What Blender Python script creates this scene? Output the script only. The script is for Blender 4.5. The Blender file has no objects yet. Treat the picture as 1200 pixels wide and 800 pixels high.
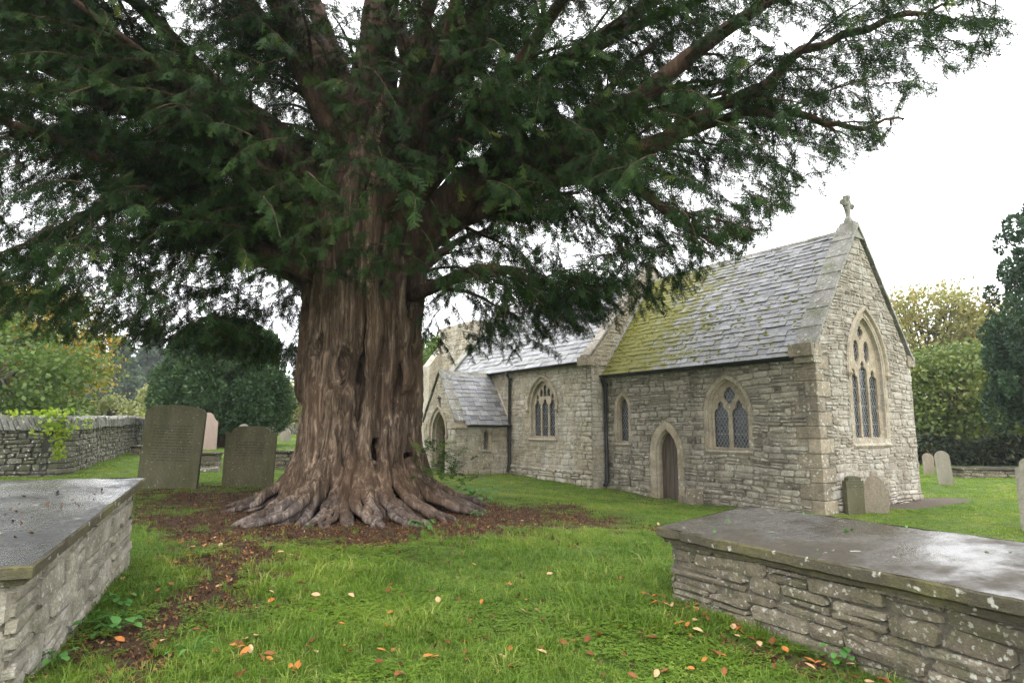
import bpy, bmesh, math, random
import numpy as np
from mathutils import Vector, Matrix, Euler
from mathutils.geometry import tessellate_polygon

# ------------------------------------------------------------------ camera, sky, sun, exposure
sc = bpy.context.scene
col = sc.collection
FPX, CAMZ = 733.0, 1.7
PITCH = math.atan(102 / FPX)
cam = bpy.data.objects.new('camera', bpy.data.cameras.new('camera'))
col.objects.link(cam)
cam.location = (0, 0, CAMZ)
cam.rotation_euler = (math.pi / 2 + PITCH, 0, 0)
cam.data.sensor_width = 36
cam.data.lens = 36 * FPX / 1200
cam.data.clip_end = 2000
sc.camera = cam
SUN_EL, SUN_AZ = math.radians(55), math.radians(185)      # azimuth clockwise from +Y
world = bpy.data.worlds.new('World')
sc.world = world
world.use_nodes = True
wn = world.node_tree
wbg = wn.nodes['Background']
sky = wn.nodes.new('ShaderNodeTexSky')
sky.sky_type = 'NISHITA'
sky.sun_disc = False
sky.sun_elevation = SUN_EL
sky.sun_rotation = SUN_AZ
sky.dust_density = 4.0
hs = wn.nodes.new('ShaderNodeHueSaturation')
hs.inputs['Saturation'].default_value = 0.12
wn.links.new(sky.outputs[0], hs.inputs['Color'])
wtc = wn.nodes.new('ShaderNodeTexCoord')
wno = wn.nodes.new('ShaderNodeTexNoise')
wno.inputs['Scale'].default_value = 1.6
wno.inputs['Detail'].default_value = 4
wn.links.new(wtc.outputs['Generated'], wno.inputs['Vector'])
wra = wn.nodes.new('ShaderNodeValToRGB')                  # the cloud deck: even pale grey
wra.color_ramp.elements[0].position = 0.3
wra.color_ramp.elements[0].color = (21.5, 21.9, 22.6, 1)
wra.color_ramp.elements[1].position = 0.75
wra.color_ramp.elements[1].color = (25.0, 25.1, 25.5, 1)
wn.links.new(wno.outputs['Fac'], wra.inputs['Fac'])
wmx = wn.nodes.new('ShaderNodeMixRGB')
wmx.inputs[0].default_value = 0.9
wn.links.new(hs.outputs[0], wmx.inputs[1])
wn.links.new(wra.outputs[0], wmx.inputs[2])
wn.links.new(wmx.outputs[0], wbg.inputs['Color'])
wbg.inputs['Strength'].default_value = 0.1
sun = bpy.data.objects.new('sun', bpy.data.lights.new('sun', 'SUN'))
col.objects.link(sun)
sun.data.energy = 1.0
sun.data.angle = math.radians(25)
sun.data.color = (1, 0.97, 0.92)
sd = Vector((math.sin(SUN_AZ) * math.cos(SUN_EL), math.cos(SUN_AZ) * math.cos(SUN_EL), math.sin(SUN_EL)))
sun.rotation_euler = sd.to_track_quat('Z', 'Y').to_euler()
sc.view_settings.view_transform = 'Standard'
sc.view_settings.look = 'None'
sc.view_settings.gamma = 1
sc.view_settings.exposure = 0.7
sc.render.engine = 'CYCLES'
sc.cycles.use_denoising = True
sc.cycles.denoising_prefilter = 'NONE'
sc.cycles.max_bounces = 4
sc.cycles.diffuse_bounces = 2
sc.cycles.glossy_bounces = 2
sc.cycles.transmission_bounces = 2
sc.cycles.transparent_max_bounces = 4
sc.cycles.volume_bounces = 0
sc.cycles.use_adaptive_sampling = True
sc.cycles.adaptive_threshold = 0.012

# ------------------------------------------------------------------ helpers
R = random.Random(7)
NR = np.random.default_rng(7)


def ray(px, py):
    v = 400 - py
    return np.array([px - 600, FPX * math.cos(PITCH) - v * math.sin(PITCH), FPX * math.sin(PITCH) + v * math.cos(PITCH)])


def atY(px, py, Y):
    r = ray(px, py)
    p = r * (Y / r[1])
    return (p[0], p[1], p[2] + CAMZ)


def pix(p):
    dx, dy, dz = p[0], p[1], p[2] - CAMZ
    c, s = math.cos(PITCH), math.sin(PITCH)
    f = dy * c + dz * s
    u = -dy * s + dz * c
    return 600 + FPX * dx / f, 400 - FPX * u / f, f


# church frame: local x = east, y = north, origin at the foot of the chancel's south-east corner
CH = Vector((6.63, 13.61, 0))
CHA = math.radians(-55.43)
CHM = Matrix.Translation(CH) @ Matrix.Rotation(CHA, 4, 'Z')


def chw(x, y, z=0):
    return CHM @ Vector((x, y, z))


_tp = [(0, 0, 0), (0, 4, .06), (1.2, 6.2, .17), (2.6, 3.6, .12), (-2.8, 3.7, .22), (-3.5, 6.7, .30), (-.6, 7, .12),
       (-2.7, 10.2, .15), (-2.9, 12, .24), (-5, 12, .26), (-1, 13, .15), (-7.3, 13.3, .5), (-5.5, 13.4, .45),
       (-12.2, 17, .45), (-15, 24, .55), (-18.7, 32, .66), (-13, 27, .8), (-12, 33, .85), (-16, 45, 1.2), (-25, 60, 1.35),
       (13, 19.5, 0), (15.8, 24, 0), (8.3, 10.5, 0), (20, 27, 0), (5, 8, .05), (0, 50, .9), (25, 50, .3), (-12, 8, .4),
       (-20, 14, .45), (0, 120, 1.2), (-90, 90, 1.4), (90, 90, .6), (0, -60, 0), (-90, 0, .4), (90, 0, 0), (0, 320, 1.2)]
for a, b, z in [(0.5, -.5, -.12), (0, 4.5, -.06), (-4.3, -.3, -.2), (-2, -.3, -.18), (-6.4, -.3, -.07), (-8.5, -.8, .06),
                (-10.9, -.8, .16), (-11, -2.8, .16), (-13.4, -2.9, .3), (-16, 0, .35), (-14, 6, .3), (-4, 7, 0)]:
    p = chw(a, b)
    _tp.append((p.x, p.y, z))
_tp = np.array(_tp)


def terr(x, y):
    x = np.asarray(x, float)
    y = np.asarray(y, float)
    n = np.zeros_like(x)
    d = np.zeros_like(x)
    for a, b, z in _tp:
        s = 0.5 + 0.02 * (a * a + b * b) ** 0.5
        w = 1.0 / ((x - a) ** 2 + (y - b) ** 2 + s) ** 1.6
        n += w * z
        d += w
    return n / d


def tz(x, y):
    return float(terr(x, y))


def gpix(px, py):
    r = ray(px, py)
    r = r / r[1]
    lo, hi = 1.0, 1.0
    while hi < 400 and CAMZ + r[2] * hi > tz(r[0] * hi, hi):
        lo, hi = hi, hi * 1.05 + .05
    for _ in range(30):
        m = (lo + hi) / 2
        if CAMZ + r[2] * m > tz(r[0] * m, m):
            lo = m
        else:
            hi = m
    return Vector((r[0] * hi, hi, tz(r[0] * hi, hi)))


def _h(ix, iy, iz):
    n = (ix * 374761393 + iy * 668265263 + iz * 2147483647 // 7) & 0xffffffff
    n = ((n ^ (n >> 13)) * 1274126177) & 0xffffffff
    return ((n ^ (n >> 16)) & 0xffff) / 65535.0


def vnoise(p):
    p = np.asarray(p, float)
    i = np.floor(p).astype(np.int64)
    f = p - i
    f = f * f * (3 - 2 * f)
    out = 0
    for a in (0, 1):
        for b in (0, 1):
            for c in (0, 1):
                w = (f[..., 0] if a else 1 - f[..., 0]) * (f[..., 1] if b else 1 - f[..., 1]) * (f[..., 2] if c else 1 - f[..., 2])
                out = out + w * _h(i[..., 0] + a, i[..., 1] + b, i[..., 2] + c)
    return out


def fbm(p, o=4):
    p = np.asarray(p, float)
    s, a, t = 0, .5, 0
    for k in range(o):
        s = s + a * vnoise(p * 2 ** k + 17.3 * k)
        t += a
        a *= .5
    return s / t


def link(o, parent=None):
    col.objects.link(o)
    if parent is not None:
        o.parent = parent
    return o


def tag(o, label=None, cat=None, group=None, kind=None):
    if label:
        o['label'] = label
    if cat:
        o['category'] = cat
    if group:
        o['group'] = group
    if kind:
        o['kind'] = kind
    return o


def thing(name, label, cat, loc=(0, 0, 0), rz=0, group=None):
    o = bpy.data.objects.new(name, None)
    o.empty_display_size = .1
    link(o)
    o.location = loc
    o.rotation_euler = (0, 0, rz)
    return tag(o, label, cat, group)


class MB:
    """collects shapes that become ONE mesh object"""
    def __init__(s):
        s.v, s.f, s.a = [], [], []

    def add(s, v, f, rnd=None):
        n = len(s.v)
        s.v.extend(v)
        s.f.extend([tuple(i + n for i in q) for q in f])
        s.a.extend([R.random() if rnd is None else rnd] * len(v))

    def box(s, x0, x1, y0, y1, z0, z1, rnd=None):
        v = [(x, y, z) for z in (z0, z1) for y in (y0, y1) for x in (x0, x1)]
        s.add(v, [(0, 2, 3, 1), (4, 5, 7, 6), (0, 1, 5, 4), (2, 6, 7, 3), (0, 4, 6, 2), (1, 3, 7, 5)], rnd)

    def tube(s, pts, rad, n=6, cap=True, rnd=None, rough=0):
        pts = [Vector(p) for p in pts]
        up = None
        v, f = [], []
        for i, p in enumerate(pts):
            t = (pts[min(i + 1, len(pts) - 1)] - pts[max(i - 1, 0)])
            if t.length < 1e-6:
                t = Vector((0, 0, 1))
            t.normalize()
            if up is None:
                up = Vector((0, 0, 1)) if abs(t.z) < .9 else Vector((1, 0, 0))
            a = t.cross(up)
            if a.length < 1e-5:
                a = t.orthogonal()
            a.normalize()
            b = a.cross(t)
            up = b
            r = rad[i] if hasattr(rad, '__len__') else rad
            for k in range(n):
                g = 2 * math.pi * k / n
                rr = r * (1 + (R.uniform(-rough, rough) if rough else 0))
                q = p + a * (math.cos(g) * rr) + b * (math.sin(g) * rr)
                v.append(tuple(q))
        for i in range(len(pts) - 1):
            for k in range(n):
                f.append((i * n + k, i * n + (k + 1) % n, (i + 1) * n + (k + 1) % n, (i + 1) * n + k))
        if cap:
            f.append(tuple(range(n - 1, -1, -1)))
            f.append(tuple(range((len(pts) - 1) * n, len(pts) * n)))
        s.add(v, f, rnd)

    def build(s, name, mat, parent=None, smooth=False):
        me = bpy.data.meshes.new(name)
        me.from_pydata(s.v, [], s.f)
        if mat:
            me.materials.append(mat)
        at = me.attributes.new('rnd', 'FLOAT', 'POINT')
        at.data.foreach_set('value', np.array(s.a, dtype=np.float32))
        if smooth:
            me.polygons.foreach_set('use_smooth', [True] * len(me.polygons))
        me.update()
        return link(bpy.data.objects.new(name, me), parent)


def npmesh(name, V, Fq, mat, parent=None, rnd=None, smooth=False, tri=False):
    """fast mesh from numpy arrays, all faces quads (or tris)"""
    k = 3 if tri else 4
    me = bpy.data.meshes.new(name)
    V = np.ascontiguousarray(V, dtype=np.float32).reshape(-1, 3)
    Fq = np.ascontiguousarray(Fq, dtype=np.int32).reshape(-1, k)
    me.vertices.add(len(V))
    me.vertices.foreach_set('co', V.ravel())
    me.loops.add(Fq.size)
    me.loops.foreach_set('vertex_index', Fq.ravel())
    me.polygons.add(len(Fq))
    me.polygons.foreach_set('loop_start', np.arange(0, Fq.size, k, dtype=np.int32))
    if mat:
        me.materials.append(mat)
    if rnd is not None:
        at = me.attributes.new('rnd', 'FLOAT', 'POINT')
        at.data.foreach_set('value', np.ascontiguousarray(rnd, dtype=np.float32))
    if smooth:
        me.polygons.foreach_set('use_smooth', np.ones(len(Fq), dtype=bool))
    me.update(calc_edges=True)
    me.validate()
    o = bpy.data.objects.new(name, me)
    return link(o, parent)


# ------------------------------------------------------------------ materials
class Mt:
    def __init__(s, name, rough=.8, spec=.4):
        s.m = bpy.data.materials.new(name)
        s.m.use_nodes = True
        s.t = s.m.node_tree
        s.b = s.t.nodes['Principled BSDF']
        s.b.inputs['Roughness'].default_value = rough
        s.b.inputs['Specular IOR Level'].default_value = spec
        s.tc = s.n('ShaderNodeTexCoord').outputs['Object']

    def n(s, k, **kw):
        o = s.t.nodes.new(k)
        for a, b in kw.items():
            setattr(o, a, b)
        return o

    def l(s, a, b):
        if isinstance(a, (int, float)):
            b.default_value = a
        elif isinstance(a, tuple):
            b.default_value = a if len(a) == 4 or b.type == 'VECTOR' else (*a, 1)
        else:
            s.t.links.new(a, b)

    def map(s, scale=(1, 1, 1), loc=(0, 0, 0)):
        o = s.n('ShaderNodeMapping')
        s.l(s.tc, o.inputs[0])
        o.inputs['Scale'].default_value = scale
        o.inputs['Location'].default_value = loc
        return o.outputs[0]

    def noise(s, scale, detail=4, rough=.55, vec=None, dist=0):
        o = s.n('ShaderNodeTexNoise')
        s.l(vec if vec is not None else s.tc, o.inputs['Vector'])
        o.inputs['Scale'].default_value = scale
        o.inputs['Detail'].default_value = detail
        o.inputs['Roughness'].default_value = rough
        o.inputs['Distortion'].default_value = dist
        return o.outputs['Fac']

    def vor(s, scale, vec=None, feature='F1', rand=1):
        o = s.n('ShaderNodeTexVoronoi', feature=feature)
        nz = s.n('ShaderNodeTexNoise')
        nz.inputs['Scale'].default_value = scale * 2.2
        nz.inputs['Detail'].default_value = 4
        s.l(vec if vec is not None else s.tc, nz.inputs['Vector'])
        va = s.n('ShaderNodeVectorMath', operation='MULTIPLY_ADD')
        s.t.links.new(nz.outputs['Color'], va.inputs[0])
        va.inputs[1].default_value = (.9 / scale,) * 3
        s.l(vec if vec is not None else s.tc, va.inputs[2])
        s.t.links.new(va.outputs[0], o.inputs['Vector'])
        o.inputs['Scale'].default_value = scale
        o.inputs['Randomness'].default_value = rand
        return o.outputs['Distance']

    def attr(s, name, inst=False):
        o = s.n('ShaderNodeAttribute', attribute_name=name)
        if inst:
            o.attribute_type = 'INSTANCER'
        return o.outputs['Fac']

    def ramp(s, fac, stops, const=False):
        o = s.n('ShaderNodeValToRGB')
        e = o.color_ramp.elements
        while len(e) < len(stops):
            e.new(.5)
        for i, (p, c) in enumerate(stops):
            e[i].position = p
            c = (c, c, c) if isinstance(c, (int, float)) else c
            e[i].color = (*c[:3], 1)
        if const:
            o.color_ramp.interpolation = 'CONSTANT'
        s.l(fac, o.inputs[0])
        return o.outputs[0]

    def mix(s, fac, a, b, blend='MIX'):
        o = s.n('ShaderNodeMixRGB', blend_type=blend)
        s.l(fac, o.inputs[0])
        s.l(a, o.inputs[1])
        s.l(b, o.inputs[2])
        return o.outputs[0]

    def math(s, op, a, b=0.0):
        o = s.n('ShaderNodeMath', operation=op)
        s.l(a, o.inputs[0])
        s.l(b, o.inputs[1])
        return o.outputs[0]

    def sep(s, vec=None):
        o = s.n('ShaderNodeSeparateXYZ')
        s.l(vec if vec is not None else s.tc, o.inputs[0])
        return o.outputs

    def color(s, c):
        s.l(c, s.b.inputs['Base Color'])

    def rough(s, c):
        s.l(c, s.b.inputs['Roughness'])

    def bump(s, h, strength=.5, dist=.02):
        o = s.n('ShaderNodeBump')
        o.inputs['Strength'].default_value = strength
        o.inputs['Distance'].default_value = dist
        s.l(h, o.inputs['Height'])
        s.l(o.outputs[0], s.b.inputs['Normal'])

    def up(s):
        g = s.n('ShaderNodeNewGeometry')
        return s.sep(g.outputs['Normal'])[2]


def stone_mat(name, cols, lichen=.25, lich_col=(.55, .54, .46), dark=.4, moss=.0, sc_=1.0, rough=.85, wash=0, wash_col=(.62, .59, .53)):
    m = Mt(name, rough)
    r = m.attr('rnd')
    c = m.ramp(r, [(i / (len(cols) - 1), k) for i, k in enumerate(cols)])
    n1 = m.noise(3.5 * sc_, 6, .65)
    c = m.mix(.75, c, m.ramp(n1, [(.25, .45), (.5, .95), (.75, 1.4)]), 'MULTIPLY')
    n2 = m.noise(28 * sc_, 5, .7)
    c = m.mix(.6, c, m.ramp(n2, [(.3, .5), (.5, 1.0), (.7, 1.35)]), 'MULTIPLY')
    if wash:
        nw = m.noise(1.3 * sc_, 6, .7)
        c = m.mix(m.math('MULTIPLY', m.ramp(nw, [(.48, 0), (.6, 1)]), wash), c, wash_col)
    if dark:
        st = m.noise(1.0, 5, .6, m.map((2.2 * sc_, 2.2 * sc_, .6 * sc_), (3, 1, 7)))
        c = m.mix(m.math('MULTIPLY', m.ramp(st, [(.5, 0), (.68, 1)]), dark), c, (.05, .047, .038))
    if lichen:
        ln = m.noise(16 * sc_, 4, .6, m.map((1, 1, 1), (9, 4, 2)))
        lv = m.vor(9 * sc_)
        lm = m.math('MULTIPLY', m.ramp(lv, [(.22, 1), (.3, 0)]), m.ramp(m.noise(1.7 * sc_, 3, .5, m.map((1, 1, 1), (5, 5, 5))), [(.5 - lichen * .4, 0), (.62, 1)]))
        c = m.mix(m.math('MULTIPLY', lm, .85), c, lich_col)
        c = m.mix(m.math('MULTIPLY', m.ramp(ln, [(.62, 0), (.68, 1)]), lichen), c, lich_col)
    if moss:
        mm = m.math('MULTIPLY', m.ramp(m.noise(2.4 * sc_, 5, .65, m.map((1, 1, 1), (2, 8, 1))), [(.45, 0), (.62, 1)]), moss)
        c = m.mix(mm, c, (.085, .10, .022))
    m.color(c)
    h = m.math('ADD', m.math('MULTIPLY', m.noise(11 * sc_, 6, .7), 1.0), m.math('MULTIPLY', n2, .45))
    m.bump(h, .9, .03)
    return m.m


M = {}
M['chancel'] = stone_mat('chancel_rubble', [(.16, .137, .105), (.30, .263, .205), (.37, .328, .258), (.235, .21, .173), (.42, .375, .30)], .3, dark=.62, moss=.15)
M['gable'] = stone_mat('gable_rubble', [(.22, .188, .145), (.33, .293, .235), (.255, .213, .16), (.40, .362, .30)], .4, dark=.45, wash=.4, sc_=1.2)
M['nave'] = stone_mat('nave_rubble', [(.28, .235, .16), (.40, .345, .25), (.33, .28, .195), (.42, .37, .28)], .4, dark=.42, wash=.45)
M['mortar'] = stone_mat('lime_mortar', [(.25, .22, .165), (.29, .255, .195)], .15, dark=.4)
M['mortar_pale'] = stone_mat('pale_lime_mortar', [(.34, .30, .23), (.39, .345, .27)], .15, dark=.3)
M['dressed'] = stone_mat('dressed_sandstone', [(.34, .275, .19), (.40, .335, .24), (.33, .285, .215), (.42, .35, .255)], .15, dark=.2)
M['quoin'] = stone_mat('quoin_stone', [(.25, .205, .145), (.36, .30, .215), (.21, .175, .125), (.40, .335, .24)], .4, dark=.45)
M['coping'] = stone_mat('coping_slab', [(.24, .225, .20), (.30, .285, .255), (.21, .20, .18)], .35, dark=.35, moss=.55, rough=.6)
M['tomb'] = stone_mat('tomb_rubble', [(.11, .09, .062), (.20, .168, .118), (.15, .125, .088), (.26, .225, .165)], .45, dark=.55, moss=.3, sc_=2.2)
M['tombl'] = stone_mat('tomb_ashlar', [(.32, .285, .225), (.38, .345, .275), (.29, .26, .205)], .5, dark=.3, moss=.25, sc_=2.0, wash=.35)
M['wallstone'] = stone_mat('field_wall_stone', [(.08, .076, .052), (.16, .148, .108), (.11, .102, .072), (.22, .205, .16)], .35, dark=.5, moss=.45, lich_col=(.62, .62, .57))
M['copewall'] = stone_mat('wall_cope_stone', [(.15, .145, .125), (.24, .23, .21), (.19, .185, .16)], .5, dark=.4, moss=.3, lich_col=(.6, .6, .57))
M['tombcore'] = stone_mat('tomb_joint', [(.10, .088, .065), (.13, .115, .085)], .1, dark=.3)
M['crevice'] = stone_mat('dark_wall_core', [(.04, .038, .03), (.05, .047, .038)], 0, dark=.2)


def headstone_mat(name, c0, c1, green=.6, rows=True, zr=(.5, 1.2), w=.8):
    m = Mt(name, .75)
    c = m.mix(m.noise(2.2, 5, .65), c0, c1)
    c = m.mix(m.math('MULTIPLY', m.ramp(m.noise(1.5, 5, .6, m.map((2.5, 2.5, .7))), [(.4, 0), (.62, 1)]), green), c, (.055, .055, .018))
    c = m.mix(m.ramp(m.vor(13), [(.08, .7), (.14, 0)]), c, (.4, .4, .33))
    c = m.mix(.6, c, m.ramp(m.noise(30, 4, .7), [(.3, .5), (.7, 1.35)]), 'MULTIPLY')
    h = m.noise(22, 5, .7)
    if rows:                                               # weathered lines of cut lettering, too worn to read
        x, y, z = m.sep()
        fr = m.math('FRACT', m.math('MULTIPLY', z, 17.0))
        row = m.math('MULTIPLY', m.math('GREATER_THAN', fr, .4), m.math('LESS_THAN', fr, .8))
        band = m.math('MULTIPLY', m.math('GREATER_THAN', z, zr[0]), m.math('LESS_THAN', z, zr[1]))
        side = m.math('LESS_THAN', m.math('ABSOLUTE', x), w * .36)
        let = m.ramp(m.noise(1, 3, .8, m.map((75, 1, 17))), [(.47, 0), (.52, 1)])
        k = m.math('MULTIPLY', m.math('MULTIPLY', row, band), m.math('MULTIPLY', side, let))
        c = m.mix(m.math('MULTIPLY', k, .85), c, (.022, .022, .013))
    m.color(c)
    m.bump(h, .5, .012)
    return m.m


def slab_mat(name, c0, c1, film):
    m = Mt(name, .3, .32)
    c = m.mix(m.noise(2.5, 6, .7), c0, c1)
    c = m.mix(.7, c, m.ramp(m.noise(34, 5, .75), [(.3, .45), (.7, 1.5)]), 'MULTIPLY')
    c = m.mix(m.math('MULTIPLY', m.ramp(m.vor(6.5), [(.10, .9), (.17, 0)]), m.ramp(m.noise(1.3, 2), [(.48, 0), (.56, 1)])), c, (.40, .39, .32))
    c = m.mix(m.ramp(m.noise(5, 5, .7, m.map((1, 1, 1), (3, 3, 3))), [(.6, 0), (.7, .55)]), c, (.09, .095, .03))
    wet = m.math('ADD', m.noise(1.3, 6, .66, m.map((1, 1, 1), (1.3, .4, 0))), m.math('MULTIPLY', m.noise(14, 4, .7), .05))
    film = m.ramp(wet, film)                              # a film of rain water lies in patches
    m.color(m.mix(film, c, m.mix(1, c, (.62, .62, .62), 'MULTIPLY')))
    m.rough(m.math('ADD', m.ramp(film, [(0, .55), (.6, .22), (1, .09)]), m.math('MULTIPLY', m.noise(40, 3), .08)))
    m.l(m.ramp(film, [(0, .12), (1, .5)]), m.b.inputs['Specular IOR Level'])
    h = m.math('ADD', m.noise(7, 6, .7), m.math('MULTIPLY', m.noise(55, 3, .6), .25))
    m.bump(h, .32, .010)
    return m.m


M['slab'] = slab_mat('wet_tomb_slab', (.022, .018, .013), (.085, .073, .055), [(.42, 0), (.62, 1)])
M['slabl'] = slab_mat('wet_grey_slab', (.03, .03, .03), (.09, .09, .088), [(.36, 0), (.6, 1)])


def edge_mat(name):
    m = Mt(name, .8)
    c = m.mix(m.noise(3, 6, .7), (.022, .02, .012), (.14, .12, .075))
    c = m.mix(m.ramp(m.noise(2.3, 4, .6, m.map((1, 1, 1), (7, 1, 2))), [(.45, 0), (.6, .8)]), c, (.13, .12, .045))
    c = m.mix(m.ramp(m.vor(9), [(.10, .9), (.2, 0)]), c, (.50, .49, .42))
    c = m.mix(.6, c, m.ramp(m.noise(30, 5, .75), [(.3, .45), (.7, 1.4)]), 'MULTIPLY')
    m.color(c)
    m.bump(m.noise(18, 6, .75), .9, .03)
    return m.m


M['edge'] = edge_mat('mossy_slab_edge')


def slate_mat(name, mossx=None):
    m = Mt(name, .38, .5)
    r = m.attr('rnd')
    c = m.ramp(r, [(0, (.095, .095, .10)), (.3, (.215, .215, .222)), (.6, (.14, .139, .144)), (.85, (.265, .262, .266)), (1, (.12, .112, .10))])
    c = m.mix(.6, c, m.ramp(m.noise(9, 6, .7), [(.3, .55), (.7, 1.35)]), 'MULTIPLY')
    c = m.mix(m.ramp(m.noise(5, 5, .7, m.map((1, 1, 1), (4, 2, 0))), [(.56, 0), (.7, .5)]), c, (.40, .39, .36))
    x, y, z = m.sep()
    gm = m.ramp(m.noise(3.2, 6, .72), [(.40, 0), (.56, 1)])
    if mossx:
        g = m.n('ShaderNodeMapRange')
        m.l(x, g.inputs[0])
        g.inputs[1].default_value = mossx[0]
        g.inputs[2].default_value = mossx[1]
        gm = m.ramp(m.math('ADD', m.math('MULTIPLY', g.outputs[0], mossx[2]), m.noise(3.5, 6, .72)), [(.57, 0), (.74, 1)])
    c = m.mix(m.math('MULTIPLY', gm, .9), c, m.mix(m.noise(12, 3), (.10, .11, .012), (.22, .20, .03)))
    m.color(c)
    m.rough(m.math('ADD', m.math('MULTIPLY', m.noise(6, 4), .3), m.math('ADD', .2, m.math('MULTIPLY', gm, .45))))
    m.bump(m.math('ADD', m.noise(20, 5, .7), m.math('MULTIPLY', gm, .6)), .5, .015)
    return m.m


M['slate'] = slate_mat('chancel_slate', (-2.4, -6.9, .44))
M['slate_nave'] = slate_mat('nave_slate', (-30, -31, .3))
M['slate_porch'] = slate_mat('porch_slate', (-12.2, -13.0, -.2))


def simple(name, c0, c1, scale=8, rough=.7, spec=.4, bump=.3, vec=None, dist=.01, metal=0):
    m = Mt(name, rough, spec)
    n = m.noise(scale, 5, .65, m.map(vec) if vec else None)
    m.color(m.mix(m.ramp(n, [(.3, 0), (.7, 1)]), c0, c1))
    m.b.inputs['Metallic'].default_value = metal
    if bump:
        m.bump(n, bump, dist)
    return m.m


M['iron'] = simple('black_painted_iron', (.012, .012, .013), (.03, .03, .03), 14, .45, .5, .2)
M['lead'] = simple('lead', (.13, .13, .135), (.22, .22, .225), 10, .5, .5, .2)
M['came'] = simple('window_lead_came', (.16, .165, .17), (.24, .245, .25), 20, .5, .5, 0)
M['oak'] = simple('weathered_oak', (.055, .042, .032), (.15, .12, .093), 3.2, .8, .3, .6, (6, 6, .5), .01)
M['moss'] = simple('roof_moss', (.09, .10, .012), (.22, .21, .03), 30, .95, .1, .8, None, .02)


def glass_mat():
    m = Mt('leaded_glass', .12, .5)
    n = m.noise(7, 2)
    m.color(m.mix(n, (.008, .010, .011), (.03, .036, .04)))
    m.bump(m.vor(9, m.map((1, 1, 1))), .35, .01)
    return m.m


M['glass'] = glass_mat()


def bark_mat(name, c0, c1, c2, streak=(7, 7, .55), bump=.9, dist=.04):
    m = Mt(name, .85, .12)
    s = m.noise(1.6, 6, .68, m.map(streak), .6)
    f = m.noise(5.0, 5, .7, m.map(streak), .3)
    c = m.ramp(s, [(.28, c0), (.5, c1), (.72, c2)])
    c = m.mix(.85, c, m.ramp(f, [(.3, .3), (.5, .95), (.7, 1.6)]), 'MULTIPLY')
    if streak[2] < 1:
        zz_ = m.math('ADD', m.sep()[2], m.math('MULTIPLY', m.noise(2.0, 4), .8))
        g_ = m.ramp(s, [(.28, (.03, .024, .022)), (.5, (.12, .10, .09)), (.72, (.34, .295, .265))])
        c = m.mix(m.ramp(zz_, [(.75, .85), (1.0, .0)]), c, m.mix(.7, g_, m.ramp(f, [(.3, .4), (.5, .95), (.7, 1.45)]), 'MULTIPLY'))
    band = m.noise(1.0, 3, .6, m.map((2.6, 2.6, .22), (4, 1, 0)))
    c = m.mix(.9, c, m.ramp(band, [(.3, (.42, .36, .33)), (.5, (.95, .92, .9)), (.68, (1.5, 1.42, 1.34))]), 'MULTIPLY')
    big = m.noise(.9, 4, .6)
    c = m.mix(m.ramp(big, [(.45, 0), (.65, .5)]), c, (.10, .06, .036))
    m.color(c)
    m.bump(m.math('ADD', s, m.math('MULTIPLY', f, .6)), bump, dist)
    return m.m


M['bark'] = bark_mat('yew_bark', (.014, .009, .006), (.078, .056, .039), (.31, .24, .178))
M['limb'] = bark_mat('yew_limb_bark', (.018, .012, .009), (.05, .033, .023), (.11, .076, .054), (5, 5, 1.2), .7, .03)
M['rootbark'] = bark_mat('yew_root_bark', (.045, .034, .030), (.16, .125, .11), (.34, .29, .26), (6, 6, 2.5), .8, .03)
M['trunkbg'] = bark_mat('grey_bark', (.04, .035, .028), (.09, .08, .065), (.16, .145, .12), (4, 4, 1), .6, .03)


def leaf_mat(name, stops, rough=.55, trans=.3, inst=False, tip=None, spec=.35):
    m = Mt(name, rough, spec)
    r = m.attr('tint' if inst else 'rnd', inst)
    c = m.ramp(r, stops)
    if tip:
        c = m.mix(m.attr('tip'), c, tip)
    m.color(c)
    tr = m.n('ShaderNodeBsdfTranslucent')
    m.l(m.mix(1, c, (1.25, 1.35, .7), 'MULTIPLY'), tr.inputs[0])
    mx = m.n('ShaderNodeMixShader')
    mx.inputs[0].default_value = trans
    m.t.links.new(m.b.outputs[0], mx.inputs[1])
    m.t.links.new(tr.outputs[0], mx.inputs[2])
    m.t.links.new(mx.outputs[0], m.t.nodes['Material Output'].inputs[0])
    return m.m


M['yew'] = leaf_mat('yew_needles', [(0, (.008, .021, .005)), (.5, (.019, .044, .009)), (.85, (.045, .08, .015)), (1, (.10, .12, .022))], .6, .18, True, spec=.1)
M['grass'] = leaf_mat('grass_blades', [(0, (.062, .122, .012)), (.4, (.112, .192, .02)), (.75, (.18, .27, .03)), (1, (.31, .31, .085))], .5, .35, True)
M['weed'] = leaf_mat('weed_leaf', [(0, (.05, .15, .03)), (1, (.10, .24, .05))], .5, .3)
M['ivy'] = leaf_mat('ivy_leaf', [(0, (.12, .22, .02)), (1, (.36, .42, .04))], .5, .35)
M['leafgreen'] = leaf_mat('green_leaves', [(0, (.05, .095, .018)), (.6, (.10, .16, .03)), (1, (.2, .23, .05))])
M['leafmix'] = leaf_mat('turning_leaves', [(0, (.07, .12, .02)), (.4, (.16, .19, .035)), (.6, (.36, .25, .04)), (1, (.55, .28, .04))])
M['leafdark'] = leaf_mat('dark_conifer', [(0, (.018, .04, .018)), (1, (.05, .085, .035))], .6, .15)
M['leafpale'] = leaf_mat('pale_olive_leaves', [(0, (.13, .15, .05)), (1, (.30, .30, .12))])
M['leafautumn'] = leaf_mat('thin_autumn_leaves', [(0, (.16, .17, .05)), (.6, (.27, .25, .09)), (1, (.36, .24, .09))])
M['leafright'] = leaf_mat('dull_green_leaves', [(0, (.07, .11, .025)), (.6, (.13, .17, .04)), (1, (.26, .25, .075))])
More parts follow.
